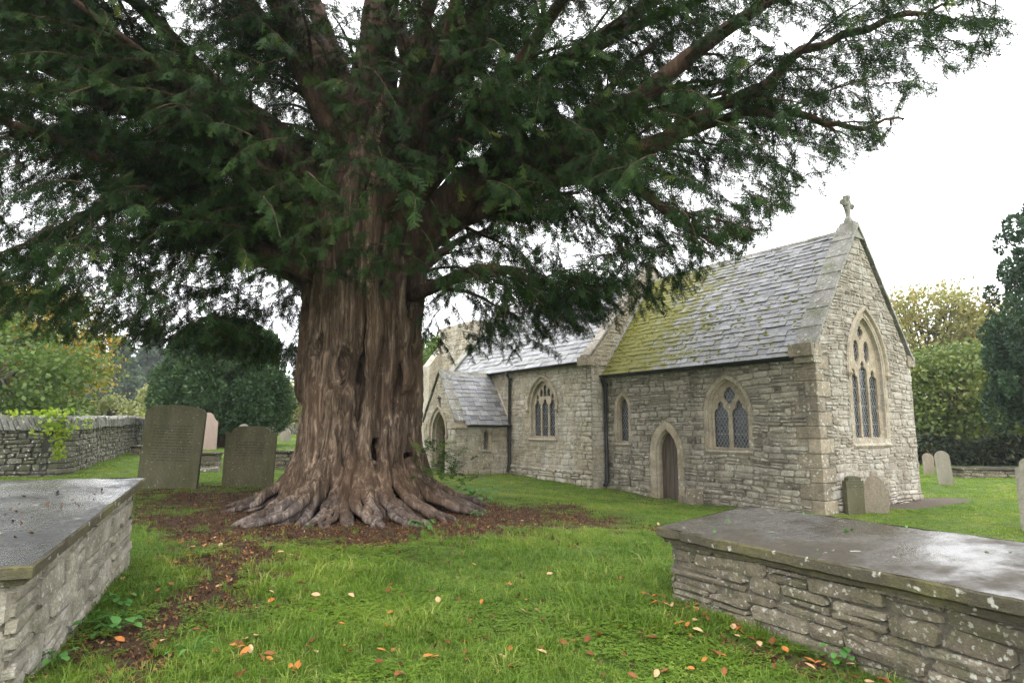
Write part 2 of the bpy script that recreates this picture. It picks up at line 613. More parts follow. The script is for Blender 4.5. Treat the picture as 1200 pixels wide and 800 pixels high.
M['cypress'] = leaf_mat('cypress_foliage', [(0, (.018, .048, .018)), (.6, (.04, .085, .026)), (1, (.075, .125, .04))], .6, .15)
M['irish'] = leaf_mat('irish_yew_foliage', [(0, (.012, .035, .015)), (.7, (.028, .065, .024)), (1, (.05, .09, .03))], .6, .12)
M['hedge'] = leaf_mat('hedge_leaves', [(0, (.018, .03, .014)), (.9, (.04, .055, .02)), (1, (.12, .11, .03))], .6, .15)
M['fallen'] = [simple('fallen_leaf_' + n, a, b, 25, .7, .12, .3) for n, a, b in
               (('orange', (.30, .10, .025), (.46, .19, .05)), ('brown', (.13, .045, .02), (.26, .10, .04)), ('tan', (.38, .23, .12), (.5, .33, .19)), ('russet', (.09, .03, .014), (.18, .065, .025)))]


def litter_mat():
    m = Mt('needle_and_leaf_litter', .85, .1)
    m.color(m.ramp(m.attr('rnd'), [(0, (.045, .025, .014)), (.4, (.09, .046, .022)), (.75, (.145, .07, .03)), (.95, (.27, .125, .042)), (1, (.36, .24, .13))]))
    return m.m


M['litter'] = litter_mat()


def ground_mat():
    m = Mt('churchyard_ground', .9, .25)
    soil = m.attr('soil')
    n = m.noise(1.4, 6, .65)
    g = m.ramp(n, [(.3, (.045, .08, .011)), (.5, (.08, .135, .017)), (.7, (.125, .175, .027))])
    g = m.mix(.6, g, m.ramp(m.noise(60, 4, .7), [(.3, .4), (.7, 1.4)]), 'MULTIPLY')
    s = m.ramp(m.noise(9, 8, .75), [(.3, (.022, .013, .008)), (.5, (.055, .031, .017)), (.7, (.11, .062, .032))])
    s = m.mix(m.ramp(m.noise(70, 3, .7), [(.58, 0), (.66, .8)]), s, (.2, .1, .045))
    k = m.math('ADD', soil, m.math('MULTIPLY', m.math('SUBTRACT', m.noise(5, 6, .7), .5), .9))
    c = m.mix(m.ramp(k, [(.4, 0), (.58, 1)]), g, s)
    grv = m.attr('gravel')
    k2 = m.math('ADD', grv, m.math('MULTIPLY', m.math('SUBTRACT', m.noise(4, 5, .7), .5), .7))
    gr = m.mix(m.noise(30, 4, .8), (.04, .03, .02), (.20, .165, .125))
    c = m.mix(m.ramp(k2, [(.45, 0), (.55, 1)]), c, gr)
    m.color(c)
    m.bump(m.math('ADD', m.noise(14, 6, .75), m.math('MULTIPLY', m.noise(80, 3, .7), .5)), 1.0, .05)
    return m.m


M['ground'] = ground_mat()

# ------------------------------------------------------------------ ground
YEW = Vector((-2.9, 12.0))


def seg_d(x, y, a, b):
    ax, ay = a
    bx, by = b
    t = np.clip(((x - ax) * (bx - ax) + (y - ay) * (by - ay)) / ((bx - ax) ** 2 + (by - ay) ** 2), 0, 1)
    return np.hypot(x - ax - t * (bx - ax), y - ay - t * (by - ay))


def soil(x, y):
    """where the turf gives way to bare litter: under the yew and in a strip beside the left tomb"""
    d = np.hypot((x - YEW.x - .3) / 1.2, (y - YEW.y + .7) / .92)
    a = np.clip((4.6 - d) / 2.6, 0, 1)
    b = np.clip((.9 - seg_d(x, y, (-4.2, 9.0), (-2.35, 4.2))) / .9, 0, 1) * .88
    c = np.clip((.5 - seg_d(x, y, (1.25, 5.5), (2.6, 3.2))) / .5, 0, 1) * .6
    d2 = np.clip((1.2 - seg_d(x, y, (-4.6, 9.6), (-3.0, 7.0))) / 1.0, 0, 1) * .8
    n = fbm(np.stack([x * .9, y * .9, x * 0], -1), 4)
    n2 = fbm(np.stack([x * 3.1, y * 3.1, x * 0 + 5], -1), 3)
    return np.clip(np.maximum.reduce([a, b, c, d2]) + (n - .5) * 1.0 + (n2 - .5) * 1.0, 0, 1.2)


def gravel(x, y):
    c, s = math.cos(-CHA), math.sin(-CHA)
    lx = (x - CH.x) * c - (y - CH.y) * s
    ly = (x - CH.x) * s + (y - CH.y) * c
    g1 = np.clip((.75 - seg_d(lx, ly, (.4, 2.4), (.45, 5.0))) / .6, 0, 1)
    g2 = np.clip((.3 - seg_d(lx, ly, (-3.0, -.15), (-6.3, -.25))) / .3, 0, 1) * .8
    g3 = np.clip((.35 - seg_d(lx, ly, (-12.3, -3.2), (-9.5, -2.6))) / .35, 0, 1) * .8
    return np.maximum.reduce([g1, g2, g3])


N = 420
t = np.linspace(-1, 1, N)
gx = 9 * np.sinh(t * 4.6) / np.sinh(1.0) * .145 - 1.0
gx = gx / np.abs(gx).max() * 420 if False else gx * 420 / np.abs(gx).max()
gy = gx + 9.0
X, Y = np.meshgrid(gx, gy)
Z = terr(X, Y) + (fbm(np.stack([X * 1.1, Y * 1.1, X * 0], -1), 3) - .5) * .07 * np.clip(1.5 - np.hypot(X, Y) / 60, 0, 1)
# a small mound where the roots lift the ground
Z += .12 * np.exp(-((X - YEW.x) ** 2 + (Y - YEW.y) ** 2) / 3.5)


def gz(x, y):
    x = np.asarray(x, float)
    y = np.asarray(y, float)
    z = terr(x, y) + (fbm(np.stack([x * 1.1, y * 1.1, x * 0], -1), 3) - .5) * .07 * np.clip(1.5 - np.hypot(x, y) / 60, 0, 1)
    return z + .12 * np.exp(-((x - YEW.x) ** 2 + (y - YEW.y) ** 2) / 3.5)


idx = np.arange(N * N).reshape(N, N)
Fq = np.stack([idx[:-1, :-1], idx[:-1, 1:], idx[1:, 1:], idx[1:, :-1]], -1)
ground = npmesh('ground', np.stack([X, Y, Z], -1), Fq, M['ground'], smooth=True)
for nm, fn in (('soil', soil), ('gravel', gravel)):
    at = ground.data.attributes.new(nm, 'FLOAT', 'POINT')
    at.data.foreach_set('value', fn(X, Y).ravel().astype(np.float32))
tag(ground, 'turf and bare litter of the churchyard', None, None, 'structure')

# ------------------------------------------------------------------ masonry helpers
def frS(y0):
    return lambda u, v, d: (u, y0 - d, v)


def frE(x0):
    return lambda u, v, d: (x0 + d, u, v)


def frN(y0):
    return lambda u, v, d: (u, y0 + d, v)


def frW(x0):
    return lambda u, v, d: (x0 - d, u, v)


def pointed(cx, a, zs, zsp, rise, n=9):
    Rr = (a * a + rise * rise) / (2 * a)
    th = math.acos(max(-1, min(1, (Rr - a) / Rr)))
    pts = [(cx - a, zs), (cx + a, zs)]
    for i in range(n + 1):
        g = th * i / n
        pts.append((cx + a - Rr + Rr * math.cos(g), zsp + Rr * math.sin(g)))
    for i in range(n - 1, -1, -1):
        g = th * i / n
        pts.append((cx - a + Rr - Rr * math.cos(g), zsp + Rr * math.sin(g)))
    return pts


def arch_hw(a, zs, zsp, rise):
    Rr = (a * a + rise * rise) / (2 * a)

    def f(z):
        if z < zs or z > zsp + rise:
            return None
        if z <= zsp:
            return a
        return math.sqrt(max(0, Rr * Rr - (z - zsp) ** 2)) - (Rr - a)
    return f


def hole(cx, a, zs, zsp, rise):
    f = arch_hw(a, zs, zsp, rise)

    def g(z):
        h = f(z)
        return None if h is None else (cx - h, cx + h)
    return g


def plate(mb, loops, fr, d0, d1, rnd=None):
    """flat plate with holes: front at depth d0, back at d1 (d outward)"""
    tris = tessellate_polygon([[Vector((u, v, 0)) for u, v in lp] for lp in loops])
    flat = [p for lp in loops for p in lp]
    n = len(flat)
    v = [fr(a, b, d0) for a, b in flat] + [fr(a, b, d1) for a, b in flat]
    f = [tuple(t) for t in tris] + [(t[0] + n, t[2] + n, t[1] + n) for t in tris]
    o = 0
    for lp in loops:
        k = len(lp)
        for i in range(k):
            j = (i + 1) % k
            f.append((o + i, o + j, n + o + j, n + o + i))
        o += k
    mb.add(v, f, rnd)


def fix_normals(o):
    bm = bmesh.new()
    bm.from_mesh(o.data)
    bmesh.ops.recalc_face_normals(bm, faces=bm.faces)
    bm.to_mesh(o.data)
    bm.free()
    return o


def rubble(rng, ulo, uhi, z0, z1, hh, ll, holes=(), gap=.013, warp=.025, split=.22, seed=0):
    """uneven coursed rubble: yields 4-corner stones in wall coordinates"""
    out = []

    def wv(u, v):
        return v + warp * (float(vnoise((u * .9 + seed, v * 1.7, 3.1 + seed))) - .5) * 2

    z = z0
    while z < z1 - .03:
        h = rng.uniform(*hh)
        zt = z + h
        if z1 - zt < hh[0] * .6:
            zt = z1
        za, zb, zm = z, zt, (z + zt) / 2
        iv = [[ulo(za), ulo(zb), uhi(za), uhi(zb)]]
        for ho in holes:
            hs_ = [q for q in (ho(za + .005), ho(zm), ho(zb - .005)) if q]
            if not hs_:
                continue
            a, b = min(q[0] for q in hs_), max(q[1] for q in hs_)
            nv = []
            for l0, l1, r0, r1 in iv:
                if b <= min(l0, l1) or a >= max(r0, r1):
                    nv.append([l0, l1, r0, r1])
                    continue
                if a - l0 > .04:
                    nv.append([l0, l1, a, a])
                if r0 - b > .04:
                    nv.append([b, b, r0, r1])
            iv = nv
        for l0, l1, r0, r1 in iv:
            if r1 < l1:
                l1 = r1 = (l1 + r1) / 2
            L = r0 - l0
            if L < .05:
                continue
            cuts, s = [0.0], 0
            while s < L:
                s += rng.uniform(*ll) * (1 if rng.random() > .15 else 1.6)
                cuts.append(min(s, L) / L)
            if len(cuts) > 2 and (cuts[-1] - cuts[-2]) * L < ll[0] * .6:
                cuts.pop(-2)
            for i in range(len(cuts) - 1):
                s0, s1 = cuts[i], cuts[i + 1]
                sk0 = 0 if i == 0 else rng.uniform(-.02, .02) / L
                sk1 = 0 if i == len(cuts) - 2 else rng.uniform(-.02, .02) / L
                b0, b1 = l0 + (r0 - l0) * s0, l0 + (r0 - l0) * s1
                t0, t1 = l1 + (r1 - l1) * (s0 + sk0), l1 + (r1 - l1) * (s1 + sk1)
                g = gap / 2
                rows = [(za, zb)]
                if h > hh[0] * 1.35 and rng.random() < split:
                    k = za + h * rng.uniform(.35, .65)
                    rows = [(za, k), (k, zb)]
                for ya, yb in rows:
                    fa, fb = (ya - za) / h if h else 0, (yb - za) / h
                    fa, fb = max(0, min(1, fa)), max(0, min(1, fb))
                    q = [(b0 + (t0 - b0) * fa + g, ya + g), (b1 + (t1 - b1) * fa - g, ya + g), (b1 + (t1 - b1) * fb - g, yb - g), (b0 + (t0 - b0) * fb + g, yb - g)]
                    q = [(u, wv(u, v)) for u, v in q]
                    if q[1][0] - q[0][0] > .02:
                        out.append(q)
        z = zt
    return out


def stone_geo(q, fr, d, rng, inset=.016, jit=.007, back=-.03):
    cu = sum(p[0] for p in q) / 4
    cv = sum(p[1] for p in q) / 4
    ring = []
    for i in range(4):
        p0, p1 = q[i], q[(i + 1) % 4]
        L = math.hypot(p1[0] - p0[0], p1[1] - p0[1]) + 1e-6
        c = min(.035, .28 * L) * rng.uniform(.5, 1.2)
        for t in (c / L, 1 - c / L):
            ring.append((p0[0] + (p1[0] - p0[0]) * t + rng.uniform(-jit, jit), p0[1] + (p1[1] - p0[1]) * t + rng.uniform(-jit, jit)))
    v = [fr(a, b, back) for a, b in ring]
    tu, tv = rng.uniform(-.05, .05), rng.uniform(-.10, .10)
    for a, b in ring:
        L = math.hypot(a - cu, b - cv) + 1e-6
        k = max(.5, 1 - inset / L)
        v.append(fr(cu + (a - cu) * k, cv + (b - cv) * k, d * rng.uniform(.8, 1.1) + tu * (a - cu) + tv * (b - cv)))
    v.append(fr(cu + rng.uniform(-.02, .02), cv + rng.uniform(-.01, .01), d * 1.15 + rng.uniform(0, .008)))
    f = [(i, (i + 1) % 8, 8 + (i + 1) % 8, 8 + i) for i in range(8)] + [(8 + i, 8 + (i + 1) % 8, 16) for i in range(8)]
    return v, f


def area_px(v, mtx=None):
    ps = [pix(mtx @ Vector(p) if mtx else p) for p in v]
    if min(p[2] for p in ps) < .5:
        return 0
    x0, x1 = min(p[0] for p in ps), max(p[0] for p in ps)
    y0, y1 = min(p[1] for p in ps), max(p[1] for p in ps)
    if x1 < 0 or x0 > 1200 or y1 < 0 or y0 > 800:
        return 0
    return (min(x1, 1200) - max(x0, 0)) * (min(y1, 800) - max(y0, 0))


class Pieces:
    """alike pieces of one thing: the largest in view become objects, the rest one part"""
    def __init__(s, name, rest, limit=300):
        s.name, s.rest, s.limit, s.items = name, rest, limit, []

    def add(s, v, f, mat, parent, mtx=None, bias=1.0):
        s.items.append((area_px(v, mtx) * bias, v, f, mat, parent))

    def build(s):
        it = sorted(s.items, key=lambda q: -q[0])
        for k, (a, v, f, mat, parent) in enumerate(it[:s.limit]):
            mb = MB()
            mb.add(v, f)
            fix_normals(mb.build(s.name, mat, parent))
        rest = {}
        for a, v, f, mat, parent in it[s.limit:]:
            rest.setdefault((parent.name, mat.name), (MB(), mat, parent))[0].add(v, f)
        for mb, mat, parent in rest.values():
            tag(fix_normals(mb.build(s.rest, mat, parent)), kind='stuff')


# ------------------------------------------------------------------ church
church = thing('church', 'small grey stone church with slate roofs and a gable cross beside the yew', 'church', CH, CHA)
ST = Pieces('stone', 'rubble_stones')
SL = Pieces('slate', 'roof_slates')
rs = random.Random(11)

ZB = -.6
CL, CW, CE, CA = -6.7, 4.47, 3.40, 6.50          # chancel west end, width, eaves, wall apex
CS = (CA - CE) / (CW / 2)
NX0, NX1, NY0, NY1, NE = -6.7, -15.7, -.53, 5.0, 3.80
NSL = 1.12
NA = NE + (NY1 - NY0) / 2 * NSL
PX0, PX1, PY, PE, PA = -11.07, -13.42, -2.73, 1.92, 3.62


def wall(loops, fr, th, mat, parent=church):
    mb = MB()
    plate(mb, loops, fr, 0, -th, .5)
    return fix_normals(mb.build('wall', mat, parent))


def add_rubble(par, fr, mat, prof=None, bias=1.0, dd=(.012, .032), **kw):
    for q in rubble(rs, **kw):
        d = rs.uniform(*dd) + (prof(sum(p[1] for p in q) / 4) if prof else 0)
        v, f = stone_geo(q, fr, d, rs)
        ST.add(v, f, mat, par, CHM, bias)


class Opening:
    """a pointed opening: dressed surround of separate blocks, hole for wall and rubble"""
    def __init__(s, cx, a, zs, zsp, rise, wd, fr, parent, ears=.08, hood=0, sill=.13, nj=None, depth=.22, ch=.05, front=.014):
        s.cx, s.a, s.zs, s.zsp, s.rise, s.fr, s.parent = cx, a, zs, zsp, rise, fr, parent
        Rr = (a * a + rise * rise) / (2 * a)
        s.R, s.wd = Rr, wd
        s.rise_o = math.sqrt((Rr + wd) ** 2 - (Rr - a) ** 2)
        s.ears, s.hood, s.sill, s.depth, s.ch, s.front = ears, hood, sill, depth, ch, front
        s.nj = nj or max(2, round((zsp - zs) / .33))

    def wall_loop(s):
        return pointed(s.cx, s.a + .03, s.zs - .001, s.zsp, math.sqrt((s.R + .03) ** 2 - (s.R - s.a) ** 2))

    def rub_hole(s):
        f = hole(s.cx, s.a + s.wd, s.zs - s.sill, s.zsp, s.rise_o)
        return f

    def surround(s, owner, mat):
        a, wd, R_, cx, fr = s.a, s.wd, s.R, s.cx, s.fr
        blocks = []
        for sg in (-1, 1):
            n = s.nj
            for i in range(n):
                z0 = s.zs + (s.zsp - s.zs) * i / n + .003
                z1 = s.zs + (s.zsp - s.zs) * (i + 1) / n - .003
                w = wd + (s.ears if (i + (sg > 0)) % 2 else 0)
                blocks.append(([(cx + sg * a, z0), (cx + sg * a, z1)], [(cx + sg * (a + w), z0), (cx + sg * (a + w), z1)], sg))
            th_i = math.acos((R_ - a) / R_)
            th_o = math.acos((R_ - a) / (R_ + wd))
            nv = max(2, round(R_ * th_i / .30))
            for i in range(nv):
                pi, po = [], []
                for k in range(4):
                    f_ = (i + (k / 3) * .985 + .007) / nv
                    gi, go = th_i * f_, th_o * f_
                    pi.append((cx + sg * (a - R_ + R_ * math.cos(gi)), s.zsp + R_ * math.sin(gi)))
                    po.append((cx + sg * (a - R_ + (R_ + wd) * math.cos(go)), s.zsp + (R_ + wd) * math.sin(go)))
                blocks.append((pi, po, sg))
        for pi, po, sg in blocks:
            n = len(pi)
            fo = rs.uniform(.7, 1.3) * s.front
            v = []
            for (u, z), (uo, zo) in zip(pi, po):
                L = math.hypot(uo - u, zo - z)
                k = s.ch / L
                v += [fr(u + (uo - u) * k, z + (zo - z) * k, fo), fr(uo, zo, fo), fr(u, z, -s.ch * 1.3), fr(u, z, -s.depth), fr(uo, zo, -.05)]
            f = []
            for i in range(n - 1):
                o, p = i * 5, i * 5 + 5
                f += [(o, o + 1, p + 1, p), (o + 2, o, p, p + 2), (o + 3, o + 2, p + 2, p + 3), (o + 1, o + 4, p + 4, p + 1)]
            f += [(0, 2, 3, 4, 1), tuple(x + (n - 1) * 5 for x in (1, 4, 3, 2, 0))]
            mb = MB()
            mb.add(v, f)
            fix_normals(mb.build('dressed_stone', mat, owner))
        if s.hood:
            Rh = R_ + wd + .02
            pts = []
            th = math.acos((R_ - a) / Rh)
            side = [(cx + a - R_ + Rh * math.cos(th * k / 10), s.zsp + Rh * math.sin(th * k / 10)) for k in range(11)]
            drop = [(side[0][0], s.zsp - .12)]
            path = drop + side + [(2 * cx - u, z) for u, z in reversed(side[:-1])] + [(2 * cx - drop[0][0], drop[0][1])]
            mb = MB()
            mb.tube([fr(u, z, .03) for u, z in path], s.hood, 6, rough=.06)
            for sg in (-1, 1):
                u = cx + sg * (drop[0][0] - cx)
                mb.tube([fr(u, s.zsp - .22, .03), fr(u, s.zsp - .12, .05), fr(u, s.zsp - .05, .03)], [s.hood * .9, s.hood * 1.7, s.hood], 7)
            fix_normals(mb.build('hood_mould', mat, owner))
        if s.sill:
            mb = MB()
            w = a + wd * .9
            z1, z0 = s.zs - .004, s.zs - s.sill
            v = [fr(cx - w, z0, .03), fr(cx + w, z0, .03), fr(cx + w, z0 + .05, .06), fr(cx - w, z0 + .05, .06),
                 fr(cx + w, z1, -.10), fr(cx - w, z1, -.10), fr(cx + w, z1, -s.depth), fr(cx - w, z1, -s.depth), fr(cx + w, z0, -s.depth), fr(cx - w, z0, -s.depth)]
            mb.add(v, [(0, 1, 2, 3), (3, 2, 4, 5), (5, 4, 6, 7), (7, 6, 8, 9), (9, 8, 1, 0), (0, 3, 5, 7, 9), (1, 8, 6, 4, 2)])
            fix_normals(mb.build('sill', M['dressed'], owner))


def make_window(op, lights, spacing=.10, mat=None):
    """tracery plate with its lights cut out, glass and lead lattice behind it"""
    fr = op.fr
    mb = MB()
    outer = pointed(op.cx, op.a + .005, op.zs - .002, op.zsp, op.rise + .004, 10)
    if lights:
        plate(mb, [outer] + lights, fr, -.10, -.20)
        w = mb.build('window', mat or M['dressed'], op.parent)
        fix_normals(w)
        mb2 = MB()                                        # thin inner moulding round each light
        for lp in lights:
            mb2.tube([fr(u, z, -.11) for u, z in lp + lp[:1]], .014, 4, cap=False)
        fix_normals(mb2.build('moulding', mat or M['dressed'], w))
    else:
        mb.tube([fr(u, z, -.15) for u, z in outer + outer[:1]], .02, 4, cap=False)
        w = mb.build('window', M['dressed'], op.parent)
    g = MB()
    plate(g, [outer], fr, -.16, -.17)
    fix_normals(g.build('glass', M['glass'], w))
    la = MB()
    hw = arch_hw(op.a, op.zs, op.zsp, op.rise)
    top = op.zsp + op.rise
    sl = 1.55
    for sg in (-1, 1):
        c = -3.0
        while c < 4:
            ins = []
            for k in range(160):
                z = op.zs + (top - op.zs) * (k + .5) / 160
                u = sg * (z - op.zs - c) / sl
                h = hw(z)
                if h is not None and abs(u) < h:
                    ins.append((op.cx + u, z))
            if len(ins) > 2:
                (u0, z0), (u1, z1) = ins[0], ins[-1]
                t = .0075
                la.add([fr(u0 - t, z0, -.155), fr(u0 + t, z0, -.155), fr(u1 + t, z1, -.155), fr(u1 - t, z1, -.155)], [(0, 1, 2, 3)])
            c += spacing * 1.6
    k = op.zs + .35
    while k < top - .2:
        h = hw(k)
        la.add([fr(op.cx - h, k - .007, -.154), fr(op.cx + h, k - .007, -.154), fr(op.cx + h, k + .007, -.154), fr(op.cx - h, k + .007, -.154)], [(0, 1, 2, 3)])
        k += .42
    la.build('lead_lattice', M['came'], w)
    return w


def cusped(cx, a, zs, zsp, rise):
    """a light with a cusped pointed head"""
    p = pointed(cx, a, zs, zsp, rise, 10)
    out = []
    for i, (u, z) in enumerate(p):
        if 2 <= i <= 22:
            k = (i - 2) / 20
            cz = math.exp(-((k - .27) / .07) ** 2) + math.exp(-((k - .73) / .07) ** 2)
            u = cx + (u - cx) * (1 - .34 * cz)
            z = z - .03 * cz * a / .2
        out.append((u, z))
    return out


def foil(cx, cz, r, n=4, ph=math.pi / 4, sx=1, sz=1, k=.28):
    return [(cx + sx * r * (1 - k + k * abs(math.cos(n / 2 * (g - ph)))) * math.cos(g), cz + sz * r * (1 - k + k * abs(math.cos(n / 2 * (g - ph)))) * math.sin(g))
            for g in [2 * math.pi * i / 24 for i in range(24)]]


# ---- chancel south wall
S0 = frS(0)
o_win = Opening(-2.33, .55, 1.22, 2.10, .78, .15, S0, church, ears=.09)
o_lan = Opening(-5.95, .19, 1.33, 2.28, .33, .14, S0, church, ears=.06)
o_door = Opening(-4.32, .34, -.5, 1.02, .62, .25, S0, church, ears=.12, sill=0, nj=5)
cw = wall([[(CL, ZB), (0, ZB), (0, CE), (CL, CE)], o_win.wall_loop(), o_lan.wall_loop(), o_door.wall_loop()], S0, .7, M['mortar'])
QZ = [-.45]
while QZ[-1] < 3.2:
    QZ.append(QZ[-1] + rs.uniform(.24, .38))
QZ[-1] = 3.30


def quoin_hole(side):
    def f(z):
        for i in range(len(QZ) - 1):
            if QZ[i] <= z <= QZ[i + 1]:
                L = (.52, .27)[(i + side) % 2]
                return (-L, .5) if side == 0 else (-.5, L)
        return None
    return f


add_rubble(cw, S0, M['chancel'], ulo=lambda z: CL + .02, uhi=lambda z: -.01, z0=ZB + .1, z1=CE - .02, hh=(.075, .18), ll=(.14, .50), warp=.06,
           holes=[o.rub_hole() for o in (o_win, o_lan, o_door)] + [quoin_hole(0)], gap=.016, split=.3, seed=3, bias=1.4, dd=(.018, .06))
for i in range(len(QZ) - 1):                              # quoins that wrap the corner
    a, b = ((.52, .27), (.27, .52))[i % 2]
    d = rs.uniform(.012, .03)
    mb = MB()
    z0, z1 = QZ[i] + .007, QZ[i + 1] - .007
    mb.box(-a + .008, d, -d, b - .008, z0, z1)
    q = mb.build('quoin', M['quoin'], church)
    bm = bmesh.new()
    bm.from_mesh(q.data)
    bmesh.ops.bevel(bm, geom=bm.edges[:], offset=.012, segments=1, affect='EDGES')
    bm.to_mesh(q.data)
    bm.free()
for o in (o_win, o_lan):
    pass
two = make_window(o_win, [cusped(-2.33 - .27, .225, 1.235, 2.0, .40), cusped(-2.33 + .27, .225, 1.235, 2.0, .40), foil(-2.33, 2.52, .20, 4, 0, .95, 1.1, .22)], .095)
two['label'] = 'two-light window with a quatrefoil head and lead lattice'
o_win.surround(two, M['dressed'])
lan = make_window(o_lan, None, .085)
o_lan.surround(lan, M['dressed'])


def make_door(op, owner_name='door', depth=-.2, half=None):
    cx, a, fr = op.cx, op.a + .02, op.fr
    hw = arch_hw(a, op.zs, op.zsp, op.rise + .02)
    mb = MB()
    plate(mb, [pointed(cx, a, op.zs, op.zsp, op.rise + .02)], fr, depth - .035, depth - .06, .2)
    door = fix_normals(mb.build(owner_name, M['oak'], church))
    n = 5
    for i in range(n):
        u0, u1 = cx - a + 2 * a * i / n + .005, cx - a + 2 * a * (i + 1) / n - .005
        top = []
        for k in range(7):
            u = u1 + (u0 - u1) * k / 6
            z = op.zsp
            while z < op.zsp + op.rise and (hw(z + .01) or 0) > abs(u - cx):
                z += .01
            top.append((u, z))
        mb = MB()
        plate(mb, [[(u0, op.zs + .02), (u1, op.zs + .02)] + top], fr, depth + rs.uniform(-.004, .004), depth - .04)
        fix_normals(mb.build('plank', M['oak'], door))
    mb = MB()
    mb.tube([fr(cx + a * .62, op.zs + (op.zsp - op.zs) * .62, depth + .03), fr(cx + a * .62, op.zs + (op.zsp - op.zs) * .55, depth + .04)], .018, 6)
    mb.build('latch', M['iron'], door)
    return door


priest = make_door(o_door)
priest['label'] = 'weathered plank door in a pointed dressed arch'
o_door.surround(priest, M['dressed'])
mb = MB()
mb.box(-4.75, -3.9, -.32, .25, -.5, -.2)
mb.build('doorstep', M['quoin'], church)
mb = MB()
mb.box(-3.42, -3.12, -.34, -.05, -.45, .20)
mb.box(-3.8, -3.52, -.2, -.04, -.45, -.02)
fix_normals(mb.build('buttress_stub', M['quoin'], church))

# ---- chancel east gable
E0 = frE(0)
o_east = Opening(2.24, .70, 1.46, 3.10, 1.22, .20, E0, church, ears=.1, hood=.05, sill=.2, depth=.34, ch=.09)
ge = wall([[(0.002, ZB), (CW, ZB), (CW, CE), (CW / 2, CA), (0.002, CE)], o_east.wall_loop()], E0, .65, M['mortar_pale'])
add_rubble(ge, E0, M['gable'], ulo=lambda z: .01 if z < CE else (z - CE) / CS, uhi=lambda z: CW - .01 if z < CE else CW - (z - CE) / CS, z0=ZB + .1, z1=CA - .12,
           hh=(.07, .19), ll=(.12, .42), holes=[o_east.rub_hole(), quoin_hole(1)], gap=.012, seed=9, dd=(.006, .034), warp=.06, split=.4, bias=.9,
           prof=lambda z: .10 * max(0, (.35 - z) / .6) ** 1.2)
L3 = [cusped(2.24 + k * .45, .195, 1.49, (2.78, 2.98, 2.78)[k + 1], .34) for k in (-1, 0, 1)]
L3 += [foil(2.24 - .24, 3.53, .215, 2, math.pi / 2, .80, 1.3, .3), foil(2.24 + .24, 3.53, .215, 2, math.pi / 2, .80, 1.3, .3), foil(2.24, 3.99, .16, 4, 0, .9, 1.1, .22)]
ew = make_window(o_east, L3, .1)
ew['label'] = 'tall three-light traceried window of the gable wall'
o_east.surround(ew, M['dressed'])
# north wall and the back of the chancel
wall([[(CL, ZB), (-.65, ZB), (-.65, CE), (CL, CE)]], frN(CW), .6, M['mortar'])

# ---- nave
NS = frS(NY0)
o_nav = Opening(-9.13, .62, 1.43, 2.45, .80, .15, NS, church, ears=.05, hood=.045, sill=.14, depth=.26, ch=.08)
nw = wall([[(NX1, ZB), (NX0 - .003, ZB), (NX0 - .003, NE), (NX1, NE)], o_nav.wall_loop()], NS, .7, M['mortar_pale'])
add_rubble(nw, NS, M['nave'], ulo=lambda z: NX1 + .02, uhi=lambda z: NX0 - .02, z0=ZB + .1, z1=NE - .02, hh=(.10, .21), ll=(.18, .5), holes=[o_nav.rub_hole()],
           gap=.011, seed=21, dd=(.004, .018), bias=.7, prof=lambda z: .07 if z < .42 else 0)
n3 = [cusped(-9.13 + k * .40, .168, 1.45, 2.40, .28) for k in (-1, 0, 1)]
n3 += [pointed(-9.13 + k * .20, .082, 2.76, 2.92 + (.10 if abs(k) < 1 else -.02), .13, 5) for k in (-1, 0, 1)]
n3 += [pointed(-9.13 + k * .40, .065, 2.66, 2.74, .11, 5) for k in (-1, 1)]
nvw = make_window(o_nav, n3, .09)
nvw['label'] = 'three-light window with panelled tracery and hood mould'
o_nav.surround(nvw, M['dressed'])
# east gable of the nave rises above both roofs
ym = (NY0 + NY1) / 2
NGE = frE(NX0)
PAR = .20
ng = wall([[(NY0, ZB), (NY1, ZB), (NY1, NE + .05), (ym, NA + PAR), (NY0, NE + .05)]], NGE, .45, M['mortar_pale'])
add_rubble(ng, NGE, M['nave'], ulo=lambda z: NY0 + .005 if z < NE else NY0 + (z - NE) / NSL * .99, uhi=lambda z: .03 if z < NE - .1 else (NY0 + NY1) - (NY0 + (z - NE) / NSL), z0=ZB + .1, z1=NA, hh=(.10, .2), ll=(.16, .4), seed=31, dd=(.006, .02))
wgl = wall([[(NY0 + .001, ZB), (NY1, ZB), (NY1, NE + .05), (ym, NA + PAR), (NY0 + .001, NE + .05)]], frW(NX1), .45, M['mortar_pale'])
wall([[(NX1 + .45, ZB), (NX0 - .45, ZB), (NX0 - .45, NE), (NX1 + .45, NE)]], frN(NY1), .6, M['mortar_pale'])
# west tower, mostly hidden behind the yew
tw = MB()
plate(tw, [[(-18.9, ZB), (-15.75, ZB), (-15.75, 6.4), (-18.9, 6.4)]], frS(.75), 0, -3.0, .5)
tower = fix_normals(tw.build('tower', M['mortar_pale'], church))
add_rubble(tower, frS(.75), M['nave'], ulo=lambda z: -18.88, uhi=lambda z: -15.77, z0=0, z1=6.35, hh=(.14, .26), ll=(.2, .5), seed=41, bias=.1)
for (bx, by) in ((-18.95, .1), (-16.05, .25)):
    mb = MB()
    mb.box(bx - .35, bx + .35, by, by + .8, ZB, 4.6)
    v = [(bx - .35, by, 4.601), (bx + .35, by, 4.601), (bx + .35, by + .8, 4.601), (bx - .35, by + .8, 4.601), (bx - .35, by + .8, 5.6), (bx + .35, by + .8, 5.6)]
    mb.add(v, [(0, 1, 2, 3), (0, 4, 5, 1), (0, 3, 4), (1, 5, 2), (2, 5, 4, 3)])
    fix_normals(mb.build('buttress', M['nave'], tower))

